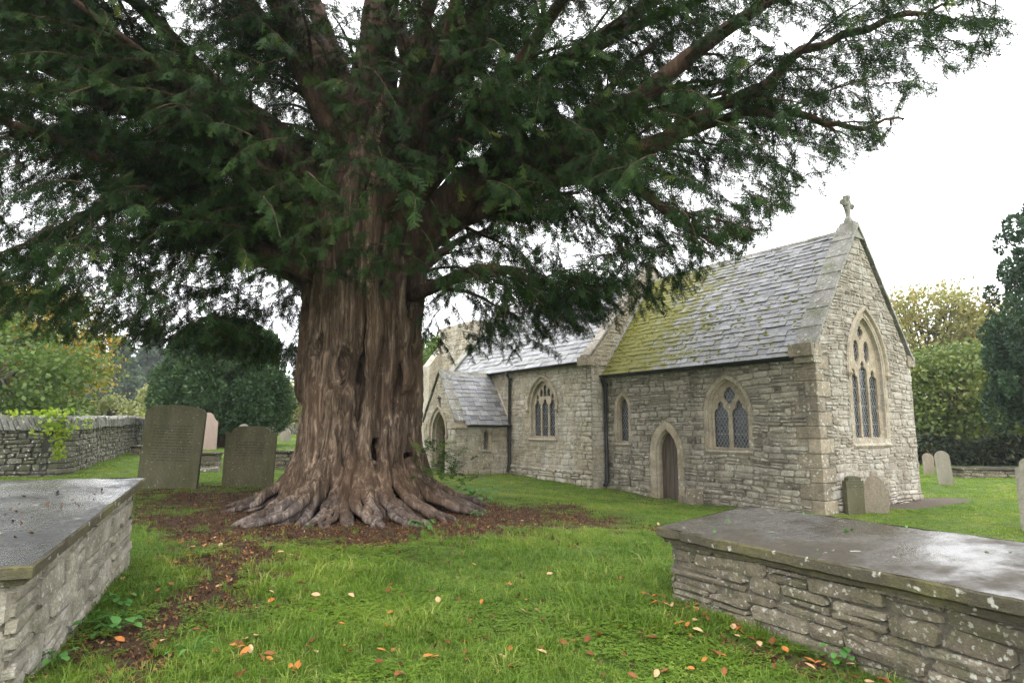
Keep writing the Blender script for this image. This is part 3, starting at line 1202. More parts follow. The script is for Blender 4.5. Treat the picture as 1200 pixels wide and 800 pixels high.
# ---- porch
PS = frS(PY)
pm = (PX0 + PX1) / 2
PSL = (PA - PE) / ((PX0 - PX1) / 2)
o_por = Opening(pm - .02, .46, -.4, 1.55, .72, .16, PS, church, ears=.06, hood=.035, sill=0, depth=.45, ch=.12, nj=6)
pw = wall([[(PX1, ZB), (PX0, ZB), (PX0, PE), (pm, PA), (PX1, PE)], o_por.wall_loop()], PS, .4, M['mortar_pale'])
add_rubble(pw, PS, M['nave'], ulo=lambda z: PX1 + .01 if z < PE else PX1 + (z - PE) / PSL, uhi=lambda z: PX0 - .01 if z < PE else PX0 - (z - PE) / PSL, z0=ZB + .2, z1=PA - .15,
           hh=(.12, .24), ll=(.18, .42), holes=[o_por.rub_hole()], seed=51, dd=(.004, .016), bias=.6)
PEf = frE(PX0)
o_pl = Opening(-1.5, .085, .98, 1.50, .14, .11, PEf, church, ears=.05, sill=.1, nj=2, depth=.2, ch=.03)
pe = wall([[(PY + .401, ZB), (NY0 - .002, ZB), (NY0 - .002, PE), (PY + .401, PE)], o_pl.wall_loop()], PEf, .35, M['mortar_pale'])
add_rubble(pe, PEf, M['nave'], ulo=lambda z: PY + .01, uhi=lambda z: NY0 - .01, z0=ZB + .2, z1=PE - .01, hh=(.13, .25), ll=(.22, .55), holes=[o_pl.rub_hole()], seed=61, dd=(.006, .018), bias=.8,
           prof=lambda z: .05 if z < .42 else 0)
wall([[(PY + .401, ZB), (NY0 - .002, ZB), (NY0 - .002, PE), (PY + .401, PE)]], frW(PX1), .35, M['mortar_pale'])
plw = make_window(o_pl, None, .07)
o_pl.surround(plw, M['dressed'])
pdoor = make_door(o_por, 'door', -.62)
o_por.surround(pdoor, M['dressed'])
mb = MB()
mb.tube([PS(pm - .1, 2.78, .03), PS(pm + .16, 2.78, .03)], .02, 5)
mb.tube([PS(pm + .03, 2.62, .03), PS(pm + .03, 2.86, .03)], .02, 5)
mb.tube([PS(pm + .12, 2.3, .03), PS(pm + .12, 2.78, .03)], .012, 5)
mb.build('wall_lamp_bracket', M['iron'], church)


# ---- roofs: a deck and slates laid in courses on it
def slope_slates(deck, P, nrm, U, Vv, length, height, gauge, width, mat, bias=1.0, seed=0):
    """P lower-left corner, U along the eaves, Vv up the slope, nrm outward"""
    rg = random.Random(seed)
    P, U, Vv, nrm = Vector(P), Vector(U), Vector(Vv), Vector(nrm)
    v0, row = 0.0, 0
    while v0 < height - .04:
        g = (gauge[0] + (gauge[1] - gauge[0]) * v0 / height) * rg.uniform(.93, 1.07)
        u = -rg.uniform(0, width[1])
        while u < length:
            w = rg.uniform(*width)
            a, b = max(0, u), min(length, u + w)
            if b - a > .05:
                ln = min(g * 1.75, height - v0 + .02)
                j = [rg.uniform(-.007, .007) for _ in range(4)]
                lift = rg.uniform(.006, .024)
                th = rg.uniform(.011, .02)
                sg = rg.gauss(0, .008)
                pts = []
                for top in (0, 1):
                    for (uu, vv, hh) in ((a + .003, v0 + j[0] + sg, lift + .012), (b - .003, v0 + j[1] - sg, lift + .012 + rg.uniform(-.003, .003)), (b - .003, v0 + ln, .002), (a + .003, v0 + ln, .002)):
                        pts.append(tuple(P + U * uu + Vv * vv + nrm * (hh + th * top)))
                SL.add(pts, [(0, 3, 2, 1), (4, 5, 6, 7), (0, 1, 5, 4), (1, 2, 6, 5), (2, 3, 7, 6), (3, 0, 4, 7)], mat, deck, CHM, bias)
            u += w
        v0 += g
        row += 1


def gable_roof(axis, a0, a1, c, half, ze, slope, mat, over=.14, gauge=(.19, .15), width=(.26, .42), bias=1.0, sides=(1, 1), seed=1, dz=.06):
    """deck of two slopes; axis 'x' or 'y' is the ridge direction"""
    zr = ze + half * slope + dz
    lo = ze - over * slope + dz
    mb = MB()

    def p(al, cr, z):
        return (al, cr, z) if axis == 'x' else (cr, al, z)
    v = [p(a0, c - half - over, lo), p(a1, c - half - over, lo), p(a1, c, zr), p(a0, c, zr), p(a0, c + half + over, lo), p(a1, c + half + over, lo)]
    v += [(x, y, z - .05) for x, y, z in v]
    mb.add(v, [(0, 1, 2, 3), (3, 2, 5, 4), (6, 9, 8, 7), (9, 10, 11, 8), (0, 6, 7, 1), (5, 11, 10, 4), (0, 3, 9, 6), (3, 4, 10, 9), (1, 7, 8, 2), (2, 8, 11, 5)])
    deck = fix_normals(mb.build('roof', M['iron'], church))
    hyp = math.hypot(half + over, (half + over) * slope)
    ca, sa = (half + over) / hyp, (half + over) * slope / hyp
    for sg, on in zip((-1, 1), sides):
        if not on:
            continue
        P = p(min(a0, a1), c + sg * (half + over), lo)
        U = p(1, 0, 0) if axis == 'x' else (0, 1, 0)
        V = p(0, -sg * ca, sa)
        nn = p(0, sg * sa, ca)
        slope_slates(deck, P, nn, U, V, abs(a1 - a0), hyp, gauge, width, mat, bias, seed + sg)
    mb = MB()                                             # ridge tiles
    al = min(a0, a1)
    while al < max(a0, a1) - .05:
        e = min(al + .46, max(a0, a1))
        w, h = .13, .13 * slope
        zt = zr + .05
        t0 = [p(al + .004, c - w, zt - h), p(al + .004, c, zt + .015), p(al + .004, c + w, zt - h), p(al + .004, c, zt - .03)]
        t1 = [p(e - .004, c - w, zt - h), p(e - .004, c, zt + .015), p(e - .004, c + w, zt - h), p(e - .004, c, zt - .03)]
        mb.add(t0 + t1, [(0, 1, 5, 4), (1, 2, 6, 5), (2, 3, 7, 6), (3, 0, 4, 7), (0, 3, 2, 1), (4, 5, 6, 7)])
        al = e
    fix_normals(mb.build('ridge_tiles', M['coping'], deck))
    return deck


roof_c = gable_roof('x', -.43, CL - .02, CW / 2, CW / 2, CE, CS, M['slate'], gauge=(.175, .135), width=(.22, .38), bias=1.2, seed=5)
roof_n = gable_roof('x', NX0 - .36, NX1 + .38, ym, (NY1 - NY0) / 2, NE, NSL, M['slate_nave'], gauge=(.24, .18), width=(.32, .5), seed=15, bias=.5)
roof_p = gable_roof('y', PY + .33, NY0 + .9, pm, (PX0 - PX1) / 2, PE, PSL, M['slate_porch'], over=.12, gauge=(.2, .17), width=(.24, .36), seed=25, bias=.7)
# the lead flashing and pale fillet where porch roof meets nave wall
mb = MB()
for sg in (-1, 1):
    h = (PX0 - PX1) / 2 + .05
    mb.tube([(pm + sg * h, NY0 - .03, PE - .05 * PSL + .12), (pm, NY0 - .03, PA + .14)], .045, 4)
fix_normals(mb.build('flashing', M['dressed'], church))
mb = MB()
mb.tube([(NX0 + .03, -.12, CE - .10), (NX0 + .03, CW / 2, CA + .12)], .05, 4)
fix_normals(mb.build('flashing', M['lead'], church))


def coping(axis, pos0, pos1, c, half, ze, slope, n, th=.09, lift=.03, over=.08, parent=church, mat=None):
    """slabs up both slopes of a gable; pos0..pos1 is the slab's width along the ridge axis"""
    for sg in (-1, 1):
        for i in range(n):
            t0, t1 = i / n, (i + 1) / n
            pts = []
            st = .028
            for top in (0, 1):
                for t, k in ((t0, 1), (t1, 0)):
                    cr = c + sg * (half + over) * (1 - t)
                    z = ze - over * slope + (half + over) * slope * t + lift + (th if top else 0) + st * k
                    for al in (pos0, pos1):
                        pts.append((al, cr, z) if axis == 'x' else (cr, al, z))
            mb = MB()
            mb.add(pts, [(0, 1, 3, 2), (4, 6, 7, 5), (0, 4, 5, 1), (2, 3, 7, 6), (0, 2, 6, 4), (1, 5, 7, 3)])
            fix_normals(mb.build('coping_stone', mat or M['coping'], parent))


coping('x', -.46, .07, CW / 2, CW / 2, CE, CS, 7, .10, .12)
coping('x', NX0 - .40, NX0 + .05, ym, (NY1 - NY0) / 2, NE + .05, NSL + .06, 7, .09, .06, mat=M['gable'])
coping('x', NX1 - .06, NX1 + .42, ym, (NY1 - NY0) / 2, NE + .05, NSL + .06, 7, .09, .06)
coping('y', PY - .06, PY + .36, pm, (PX0 - PX1) / 2, PE, PSL, 5, .07, .09)
# kneelers
for (x0, x1, y0, y1, z0, z1, mt) in ((-.5, .05, -.2, .2, CE - .12, CE + .16, 'quoin'), (-.42, .04, -.12, .2, CE - .26, CE - .125, 'dressed'), (-.5, .05, CW - .2, CW + .2, CE - .12, CE + .16, 'quoin'),
                                     (NX0 - .42, NX0 + .04, NY0 - .2, NY0 + .2, NE - .2, NE + .06, 'quoin'), (NX1 - .05, NX1 + .42, NY0 - .2, NY0 + .2, NE - .2, NE + .06, 'quoin'),
                                     (PX0 - .3, PX0 + .14, PY - .05, PY + .36, PE - .2, PE - .03, 'dressed'), (PX1 - .14, PX1 + .3, PY - .05, PY + .36, PE - .2, PE - .03, 'dressed')):
    mb = MB()
    mb.box(x0, x1, y0, y1, z0, z1)
    mb.build('kneeler', M[mt], church)
# gable cross
mb = MB()
zc = CA + .10
cy = CW / 2
mb.add([(-.42, cy - .28, zc - .28), (.06, cy - .28, zc - .28), (.06, cy + .28, zc - .28), (-.42, cy + .28, zc - .28), (-.34, cy - .09, zc + .17), (.0, cy - .09, zc + .17), (.0, cy + .09, zc + .17), (-.34, cy + .09, zc + .17)],
       [(0, 3, 2, 1), (4, 5, 6, 7), (0, 1, 5, 4), (1, 2, 6, 5), (2, 3, 7, 6), (3, 0, 4, 7)])
saddle = fix_normals(mb.build('saddle_stone', M['coping'], church))
mb = MB()
xm = -.17
mb.tube([(xm, cy, zc + .1), (xm, cy, zc + .24), (xm, cy, zc + .32), (xm, cy, zc + .46)], [.12, .10, .062, .058], 8, rough=.08)
mb.tube([(xm, cy, zc + .40), (xm, cy, zc + .55), (xm, cy, zc + .70), (xm, cy, zc + .86)], [.055, .075, .06, .085], 6, rough=.15)
mb.tube([(xm, cy - .22, zc + .66), (xm, cy - .1, zc + .64), (xm, cy + .1, zc + .64), (xm, cy + .22, zc + .62)], [.085, .06, .06, .085], 6, rough=.15)
ring = [(xm, cy + .15 * math.cos(g), zc + .64 + .15 * math.sin(g)) for g in [2 * math.pi * k / 16 for k in range(17)]]
mb.tube(ring, .036, 5, cap=False, rough=.1)
fix_normals(mb.build('gable_cross', M['coping'], church))


def gutter(p0, p1, parent=church):
    mb = MB()
    p0, p1 = Vector(p0), Vector(p1)
    ax = (p1 - p0).normalized()
    sd_ = ax.cross(Vector((0, 0, 1)))
    v, f = [], []
    n = 7
    for p in (p0, p1):
        for k in range(n):
            g = math.pi * (1 + k / (n - 1))
            v.append(tuple(p + sd_ * (.06 * math.cos(g)) + Vector((0, 0, .06 * math.sin(g)))))
        for k in range(n - 1, -1, -1):
            g = math.pi * (1 + k / (n - 1))
            v.append(tuple(p + sd_ * (.052 * math.cos(g)) + Vector((0, 0, .052 * math.sin(g)))))
    m = 2 * n
    f = [(k, (k + 1) % m, m + (k + 1) % m, m + k) for k in range(m)] + [tuple(range(m)), tuple(range(2 * m - 1, m - 1, -1))]
    mb.add(v, f)
    return fix_normals(mb.build('gutter', M['iron'], parent))


gutter((CL + .03, -.20, CE - .10), (-.45, -.20, CE - .10))
gutter((NX1 + .4, NY0 - .20, NE - .08), (NX0 - .4, NY0 - .20, NE - .08))
gutter((PX0 + .19, PY + .38, PE - .10), (PX0 + .19, NY0 - .04, PE - .10))


def downpipe(pts, r=.042):
    mb = MB()
    mb.tube(pts, r, 8)
    dp = mb.build('downpipe', M['iron'], church, True)
    mb = MB()
    for p in pts[2:-1]:
        mb.tube([(p[0], p[1], p[2] - .03), (p[0], p[1], p[2] + .03)], r * 1.45, 8)
    z = pts[-2][2] + .9
    while z < pts[2][2]:
        mb.tube([(pts[-2][0], pts[-2][1], z - .025), (pts[-2][0], pts[-2][1], z + .025)], r * 1.4, 8)
        z += .95
    mb.build('collar', M['iron'], dp)


downpipe([(NX0 + .13, -.20, CE - .12), (NX0 + .13, -.2, CE - .22), (NX0 + .13, -.09, CE - .40), (NX0 + .13, -.09, .15), (NX0 + .13, -.2, .02)], .05)
xp = PX0 + .12
downpipe([(xp, NY0 - .20, NE - .1), (xp, NY0 - .2, NE - .2), (xp, NY0 - .09, NE - .36), (xp, NY0 - .09, .4), (xp, NY0 - .18, .22)], .05)
# moss cushions along the slate edges, thick towards the nave
mb = MB()
hyp = math.hypot(CW / 2 + .14, (CW / 2 + .14) * CS)
for _ in range(900):
    u = -6.65 + 6.1 * rs.random() ** 1.7
    t = rs.random()
    if u > -4.5 and rs.random() < .35:
        t *= .5
    yb = -.14 + (CW / 2 + .14) * t
    zb = CE - .14 * CS + .06 + (CW / 2 + .14) * CS * t
    r = rs.uniform(.012, .045)
    k = rs.uniform(.9, 2.2)
    v, f = [], []
    nr = Vector((0, -CS, 1)).normalized()
    ub = Vector((0, 1, CS)).normalized()
    base = Vector((u, yb, zb)) + nr * .03
    for g in range(6):
        an = g * math.pi / 3
        v.append(tuple(base + Vector((1, 0, 0)) * (r * k * math.cos(an) * rs.uniform(.7, 1.2)) + ub * (r * math.sin(an) * rs.uniform(.7, 1.2))))
    for g in range(6):
        an = g * math.pi / 3
        v.append(tuple(base + nr * r * .35 + Vector((1, 0, 0)) * (.6 * r * k * math.cos(an)) + ub * (.6 * r * math.sin(an))))
    v.append(tuple(base + nr * r * .5))
    f = [(g, (g + 1) % 6, 6 + (g + 1) % 6, 6 + g) for g in range(6)] + [(6 + g, 6 + (g + 1) % 6, 12) for g in range(6)]
    mb.add(v, f)
tag(fix_normals(mb.build('moss', M['moss'], roof_c, True)), kind='stuff')
ST.build()
SL.build()

# ------------------------------------------------------------------ the yew
def instancer(name, P, rot, scl, idx, protos, parent=None, tint=None):
    """one object of many instanced pieces (needle sprays, grass)"""
    me = bpy.data.meshes.new(name)
    n = len(P)
    me.vertices.add(n)
    me.vertices.foreach_set('co', np.ascontiguousarray(P, dtype=np.float32).ravel())
    for nm, ty, key, arr in (('rot', 'FLOAT_VECTOR', 'vector', rot), ('scl', 'FLOAT', 'value', scl), ('idx', 'INT', 'value', idx), ('tint', 'FLOAT', 'value', tint)):
        a = me.attributes.new(nm, ty, 'POINT')
        a.data.foreach_set(key, np.ascontiguousarray(arr, dtype=np.int32 if ty == 'INT' else np.float32).ravel())
    me.update()
    o = link(bpy.data.objects.new(name, me), parent)
    pc = bpy.data.collections.new(name + '_pieces')
    for k, p in enumerate(protos):
        p.name = '%s_piece_%02d' % (name, k)
        for c in list(p.users_collection):
            c.objects.unlink(p)
        pc.objects.link(p)
    ng = bpy.data.node_groups.new(name, 'GeometryNodeTree')
    ng.interface.new_socket('Geometry', in_out='INPUT', socket_type='NodeSocketGeometry')
    ng.interface.new_socket('Geometry', in_out='OUTPUT', socket_type='NodeSocketGeometry')
    gi, go = ng.nodes.new('NodeGroupInput'), ng.nodes.new('NodeGroupOutput')
    ip = ng.nodes.new('GeometryNodeInstanceOnPoints')
    ci = ng.nodes.new('GeometryNodeCollectionInfo')
    ci.inputs[0].default_value = pc
    ci.inputs['Separate Children'].default_value = True
    ci.inputs['Reset Children'].default_value = True

    def na(nm, ty):
        a = ng.nodes.new('GeometryNodeInputNamedAttribute')
        a.data_type = ty
        a.inputs[0].default_value = nm
        return a.outputs['Attribute']
    e2r = ng.nodes.new('FunctionNodeEulerToRotation')
    L = ng.links.new
    L(na('rot', 'FLOAT_VECTOR'), e2r.inputs[0])
    L(gi.outputs[0], ip.inputs['Points'])
    L(ci.outputs[0], ip.inputs['Instance'])
    ip.inputs['Pick Instance'].default_value = True
    L(na('idx', 'INT'), ip.inputs['Instance Index'])
    L(e2r.outputs[0], ip.inputs['Rotation'])
    L(na('scl', 'FLOAT'), ip.inputs['Scale'])
    L(ip.outputs[0], go.inputs[0])
    md = o.modifiers.new('pieces', 'NODES')
    md.node_group = ng
    return tag(o, kind='stuff')


YB = Vector((YEW.x, YEW.y, float(gz(YEW.x, YEW.y))))
yew = thing('yew_tree', 'huge ancient yew with fluted brown trunk, spreading roots and dark drooping crown', 'tree', (YEW.x, YEW.y, 0))
yl = lambda p: Vector((p[0] - YEW.x, p[1] - YEW.y, p[2]))        # world -> tree frame

ry = random.Random(5)
# fluted trunk: a bundle of strands that run from the roots up, fused to one skin
mb = MB()
mb.tube([(0, 0, -.2), (0, 0, .5), (0, 0, 1.2), (.02, 0, 3.0), (.05, 0, 4.6), (.05, .05, 6.0), (.1, .15, 7.6), (.2, .3, 9.4)], [1.25, .95, .68, .64, .68, .62, .46, .26], 24)


def strand(th, fat, prof, wob, ph):
    pts, rad = [], []
    for r, z, q in prof:
        a = th + wob * math.sin(z * 1.5 + ph) + .05 * math.sin(z * 3.7 + ph * 2) + (0.16 * math.sin(ph * 5) * (1.3 - z) if z < 1.3 else 0)
        r2 = r + ry.uniform(-.05, .05)
        g0 = float(gz(YEW.x + math.cos(a) * r2, YEW.y + math.sin(a) * r2))
        lift = g0 if z < .3 else YB.z + (g0 - YB.z) * max(0, (1.2 - z) / 1.2)
        pts.append((math.cos(a) * r2, math.sin(a) * r2, z + lift))
        rad.append(q * fat * ry.uniform(.85, 1.15))
    P2, R2 = [], []
    for i in range(len(pts) - 1):
        p = [Vector(pts[max(0, min(len(pts) - 1, i + d))]) for d in (-1, 0, 1, 2)]
        for t in (0, .33, .66):
            P2.append(.5 * ((2 * p[1]) + (p[2] - p[0]) * t + (2 * p[0] - 5 * p[1] + 4 * p[2] - p[3]) * t * t + (3 * p[1] - p[0] - 3 * p[2] + p[3]) * t ** 3))
            R2.append(rad[i] + (rad[i + 1] - rad[i]) * t)
    P2.append(Vector(pts[-1]))
    R2.append(rad[-1])
    mb.tube(P2, R2, 10)


NSR = 17
for k in range(NSR):
    th = 2 * math.pi * k / NSR + ry.uniform(-.09, .09)
    fat = ry.choice((.55, .7, .8, .92, 1.08))
    rt = ry.uniform(1.85, 2.35)
    o_ = ry.uniform(-.13, .12)
    strand(th, fat, [(rt, -.16, .06), (rt - .3, -.02, .085), (1.62, .07, .115), (1.38, .24, .15), (1.16 + o_ * .4, .6, .185), (.98 + o_ * .8, 1.15, .21), (.91 + o_, 1.9, .225), (.88 + o_, 2.6, .225), (.87 + o_, 3.3, .225), (.9 + o_, 4.1, .22), (.94 + o_ * .7, 4.9, .21), (.85, 5.6, .18), (.6, 6.3, .14), (.4, 7.0, .10)],
           ry.uniform(.04, .12), ry.uniform(0, 6))
for k in range(30):                                       # lesser roots that leave the flutes lower down
    th = 2 * math.pi * k / 30 + ry.uniform(-.1, .1)
    rt = ry.uniform(1.7, 2.5)
    h = ry.uniform(.7, 1.5)
    strand(th, ry.uniform(.6, 1.1), [(rt, -.14, .05), (rt - .35, -.01, .07), (1.55 + ry.uniform(-.12, .12), .08, .085), (1.34, .28, .10), (1.17, .62, .11), (1.0, h, .09), (.85, h + .5, .05)], .08, ry.uniform(0, 6))
for k in range(16):                                       # thin ribs that climb and merge
    th = ry.uniform(0, 6.28)
    z0 = ry.uniform(.8, 2.2)
    z1 = z0 + ry.uniform(1.2, 2.6)
    strand(th, 1, [(.98, z0, .05), (1.05, z0 + .3, .09), (1.03, (z0 + z1) / 2, .10), (1.02, z1 - .3, .09), (.9, z1, .05)], .16, ry.uniform(0, 6))
raw = mb.build('trunk_raw', None)
rm = raw.modifiers.new('r', 'REMESH')
rm.mode = 'VOXEL'
rm.voxel_size = .027
dg = bpy.context.evaluated_depsgraph_get()
tm = bpy.data.meshes.new_from_object(raw.evaluated_get(dg))
bpy.data.objects.remove(raw)
nv = len(tm.vertices)
co = np.empty(nv * 3)
tm.vertices.foreach_get('co', co)
co = co.reshape(-1, 3)
no = np.empty(nv * 3)
tm.vertices.foreach_get('normal', no)
no = no.reshape(-1, 3)
th = np.arctan2(co[:, 1], co[:, 0])
rr = np.hypot(co[:, 0], co[:, 1])
zz = co[:, 2]
tw_ = th + .10 * np.sin(zz * 1.6)
q = np.stack([np.cos(tw_) * 7.5, np.sin(tw_) * 7.5, zz * .8], -1)
d = (fbm(q, 3) - .5) * .07
q = np.stack([np.cos(tw_) * 22, np.sin(tw_) * 22, zz * 1.5], -1)
d += (1 - 2 * np.abs(fbm(q, 2) - .5) * 2.2) * .035
d += (fbm(co * 2.3, 3) - .5) * .10
for (hx, hz, hr, hv, am) in ((-.10, 2.75, .17, .32, -.42), (-.55, 3.15, .14, .2, -.25), (-.02, 1.25, .10, .5, -.2), (.55, 2.2, .09, .7, -.2), (-.52, 3.02, .28, .34, .16), (-.35, 2.55, .13, .4, .10), (.95, 1.0, .1, .5, -.2)):
    m_ = (co[:, 1] < 0)
    d += am * np.exp(-((co[:, 0] - hx) / hr) ** 2 - ((zz - hz) / hv) ** 2) * m_
co += no * d[:, None]
tm.vertices.foreach_set('co', co.astype(np.float32).ravel())
tm.polygons.foreach_set('use_smooth', [True] * len(tm.polygons))
tm.materials.clear()
tm.materials.append(M['bark'])
tm.update()
tm.name = 'trunk'
link(bpy.data.objects.new('trunk', tm), yew)


def smooth_path(pts, sub=4):
    pts = [Vector(p) for p in pts]
    out = []
    for i in range(len(pts) - 1):
        p = [pts[max(0, min(len(pts) - 1, i + d))] for d in (-1, 0, 1, 2)]
        for s in range(sub):
            t = s / sub
            out.append(.5 * ((2 * p[1]) + (p[2] - p[0]) * t + (2 * p[0] - 5 * p[1] + 4 * p[2] - p[3]) * t * t + (3 * p[1] - p[0] - 3 * p[2] + p[3]) * t ** 3))
    out.append(pts[-1])
    return out


# surface roots that run out over the litter
def gl(x, y):
    return float(gz(YEW.x + x, YEW.y + y))


for az, r1, fat, bend in ((-104, 2.65, 1.25, -.30), (-92, 2.3, .8, .05), (-75, 2.45, 1.15, .15), (-60, 2.6, 1.0, .1), (-42, 2.45, 1.0, .1), (-22, 2.55, 1.1, .15), (-5, 2.5, 1.0, 0), (-128, 2.3, 1.1, .1), (-150, 2.35, 1.1, -.1), (-170, 2.35, 1.0, 0), (20, 2.8, 1, 0)):
    mb = MB()
    for sN in range(3):
        th0 = math.radians(az) + ry.uniform(-.05, .05)
        pts = []
        for f, lift in ((0, .75), (.2, .42), (.42, .22), (.65, .10), (.85, .02), (1, -.07)):
            r = 1.05 + (r1 + ry.uniform(-.2, .15) - 1.05) * f
            a_ = th0 + bend * f + .06 * math.sin(f * 7 + sN * 2)
            x, y = math.cos(a_) * r, math.sin(a_) * r
            pts.append((x, y, gl(x, y) + lift * fat))
        pts = smooth_path(pts, 4)
        n = len(pts)
        mb.tube(pts, [fat * .115 * (1 - .68 * (i / (n - 1))) * ry.uniform(.8, 1.05) for i in range(n)], 9, rough=.06)
    mb.build('root', M['bark'], yew, True)

# limbs drawn from the photograph: pixel path, depth from trunk and usual spread
LIMBS = [
    ([(397.25, 355, 12.1), (400, 200, 11.8), (432, 95, 12.0), (450, 0, 12.2), (455, -90, 12.4)], .55, .30),
    ([(442.75, 345, 12.1), (480, 200, 11.0), (500, 130, 10.9), (548, 65, 10.8), (566, 0, 10.8), (590, -90, 10.8)], .34, .20),
    ([(492, 150, 10.9), (480, 70, 11.0), (455, 5, 11.1), (420, -80, 11.2)], .20, .10),
    ([(459.0, 315, 12.1), (530, 235, 11.3), (585, 195, 11.0), (640, 185, 10.7), (700, 150, 10.4), (752, 112, 10.2), (825, 55, 10.0), (905, 0, 10.0)], .46, .09),
    ([(575, 205, 11.1), (640, 205, 10.9), (720, 190, 10.6), (798, 153, 10.5), (840, 123, 10.4), (883, 108, 10.3), (942, 60, 10.2), (1040, 25, 10.2), (1120, 5, 10.2)], .24, .04),
    ([(760, 168, 10.5), (861, 132, 10.4), (938, 136, 10.3), (1000, 150, 10.2), (1060, 135, 10.2)], .11, .03),
    ([(498.0, 275, 12.1), (620, 225, 10.9), (717, 204, 10.3), (802, 262, 9.8), (860, 290, 9.6)], .17, .04),
    ([(472.0, 355, 12.1), (560, 315, 10.5), (640, 330, 10.0), (720, 345, 9.6)], .15, .04),
    ([(377.75, 335, 12.1), (337, 285, 11.1), (300, 240, 10.7), (232, 225, 10.2), (120, 247, 9.6), (30, 290, 9.2)], .25, .05),
    ([(390.75, 275, 12.1), (300, 195, 11.0), (200, 135, 10.4), (112, 112, 9.8), (56, 75, 9.4), (-60, 25, 9.0)], .34, .13),
    ([(400.5, 225, 12.1), (260, 125, 10.8), (161, 75, 10.2), (100, 28, 9.9), (20, -40, 9.6)], .30, .14),
    ([(403.75, 245, 12.1), (372, 90, 11.2), (340, 20, 11.0), (300, -70, 10.8)], .30, .16),
    ([(425, 150, 11.9), (380, 40, 12.5), (330, -80, 13)], .26, .14),
]
def z_low(x, y):
    """underside of the crown in the tree frame: low round the trunk, lifting to the east"""
    xs = [-12, -7.5, -5, -2.6, -1.4, -.9, 0, .9, 1.3, 2.4, 4.2, 5.1, 6.8, 7.6, 8.4, 9.6, 10.2, 11, 12]
    zs = [4.0, 3.8, 3.5, 3.15, 3.15, 3.9, 4.1, 3.9, 3.5, 3.55, 3.7, 4.2, 4.7, 5.4, 6.2, 6.9, 7.4, 8.1, 9.0]
    return np.interp(x, xs, zs)


def inside(p):
    if p.z < z_low(p.x, p.y) + .08 * math.sin(p.x * 5 + p.y * 3):
        return False
    if p.y < -5.3 or p.y > 7.0:
        return False
    if p.z > 13.5:
        return False
    return True


def trim(P):
    for i, p in enumerate(P):
        if i > 3 and math.hypot(p.x, p.y) > 2.6 and not inside(p):
            return P[:max(4, i)]
    return P


crown_limbs = []
for pts, r0, r1 in LIMBS:
    P = smooth_path([yl(atY(a, b, Y)) for a, b, Y in pts], 4)
    P = trim(P)
    n = len(P)
    P = [p + Vector((ry.uniform(-.05, .05), ry.uniform(-.05, .05), ry.uniform(-.05, .05))) for p in P]
    rad = [(r0 + (r1 - r0) * (i / (n - 1)) ** .8) * (1 if i < n - 3 or r1 > .08 else .6) for i in range(n)]
    mb = MB()
    mb.tube(P, rad, 10, rough=.06)
    mb.build('limb', M['limb'], yew, True)
    crown_limbs.append((P, rad))
# limbs on the sides the photograph does not draw out
k = 0
for az, z0, el, ln in [(200, 4.9, 26, 6.5), (170, 5.2, 25, 7.2), (150, 4.2, 22, 7.5), (120, 4.6, 24, 5.5), (100, 6.0, 32, 5.5), (75, 4.4, 24, 5.0), (50, 5.4, 26, 6.0), (25, 6.0, 30, 8.0), (5, 7.0, 30, 8.8), (-15, 6.2, 36, 8.5),
                       (-35, 5.6, 32, 7.5), (-58, 5.4, 34, 5.2), (-118, 4.8, 34, 5.4), (-135, 4.8, 28, 6.2), (-155, 5.2, 32, 7.4), (-175, 6.8, 34, 8.0), (140, 7.2, 42, 6.5), (60, 7.5, 45, 6.0), (-20, 8.0, 48, 7.0),
                       (-125, 7.0, 46, 6.4), (-160, 8.0, 50, 6.5), (10, 9.0, 55, 6), (180, 9, 55, 6), (-45, 7.2, 42, 7.2), (215, 6.0, 30, 8.0), (-148, 4.4, 20, 6.8), (-5, 5.0, 26, 6.5)]:
    a = math.radians(az + ry.uniform(-6, 6))
    e = math.radians(el)
    p = Vector((math.cos(a) * .7, math.sin(a) * .7, z0))
    d_ = Vector((math.cos(a) * math.cos(e), math.sin(a) * math.cos(e), math.sin(e)))
    P = [p]
    for s in range(12):
        d_ = (d_ + Vector((ry.uniform(-.10, .10), ry.uniform(-.10, .10), ry.uniform(-.06, .06) + (.02 if s < 6 else -.05)))).normalized()
        P.append(P[-1] + d_ * ln / 12)
    P = trim(P)
    r0 = ry.uniform(.14, .22)
    rad = [r0 * (1 - .85 * i / (len(P) - 1)) + .012 for i in range(len(P))]
    mb = MB()
    mb.tube(P, rad, 7, rough=.05)
    mb.build('limb', M['limb'], yew, True)
    crown_limbs.append((P, rad))


tw_mb = MB()
SP, SD, SN, SS = [], [], [], []
UP = Vector((0, 0, 1))


def spray(p, d_, s):
    if not inside(p):
        return
    SP.append(tuple(p))
    SD.append(tuple(d_))
    SS.append(s)


def grow(p, d_, ln, steps, droop, wander):
    P = [p]
    d_ = d_.normalized()
    for s in range(steps):
        f = s / steps
        d_ = (d_ + Vector((ry.gauss(0, wander), ry.gauss(0, wander), ry.gauss(0, wander * .7) - droop * (.3 + f)))).normalized()
        P.append(P[-1] + d_ * (ln / steps))
    return P


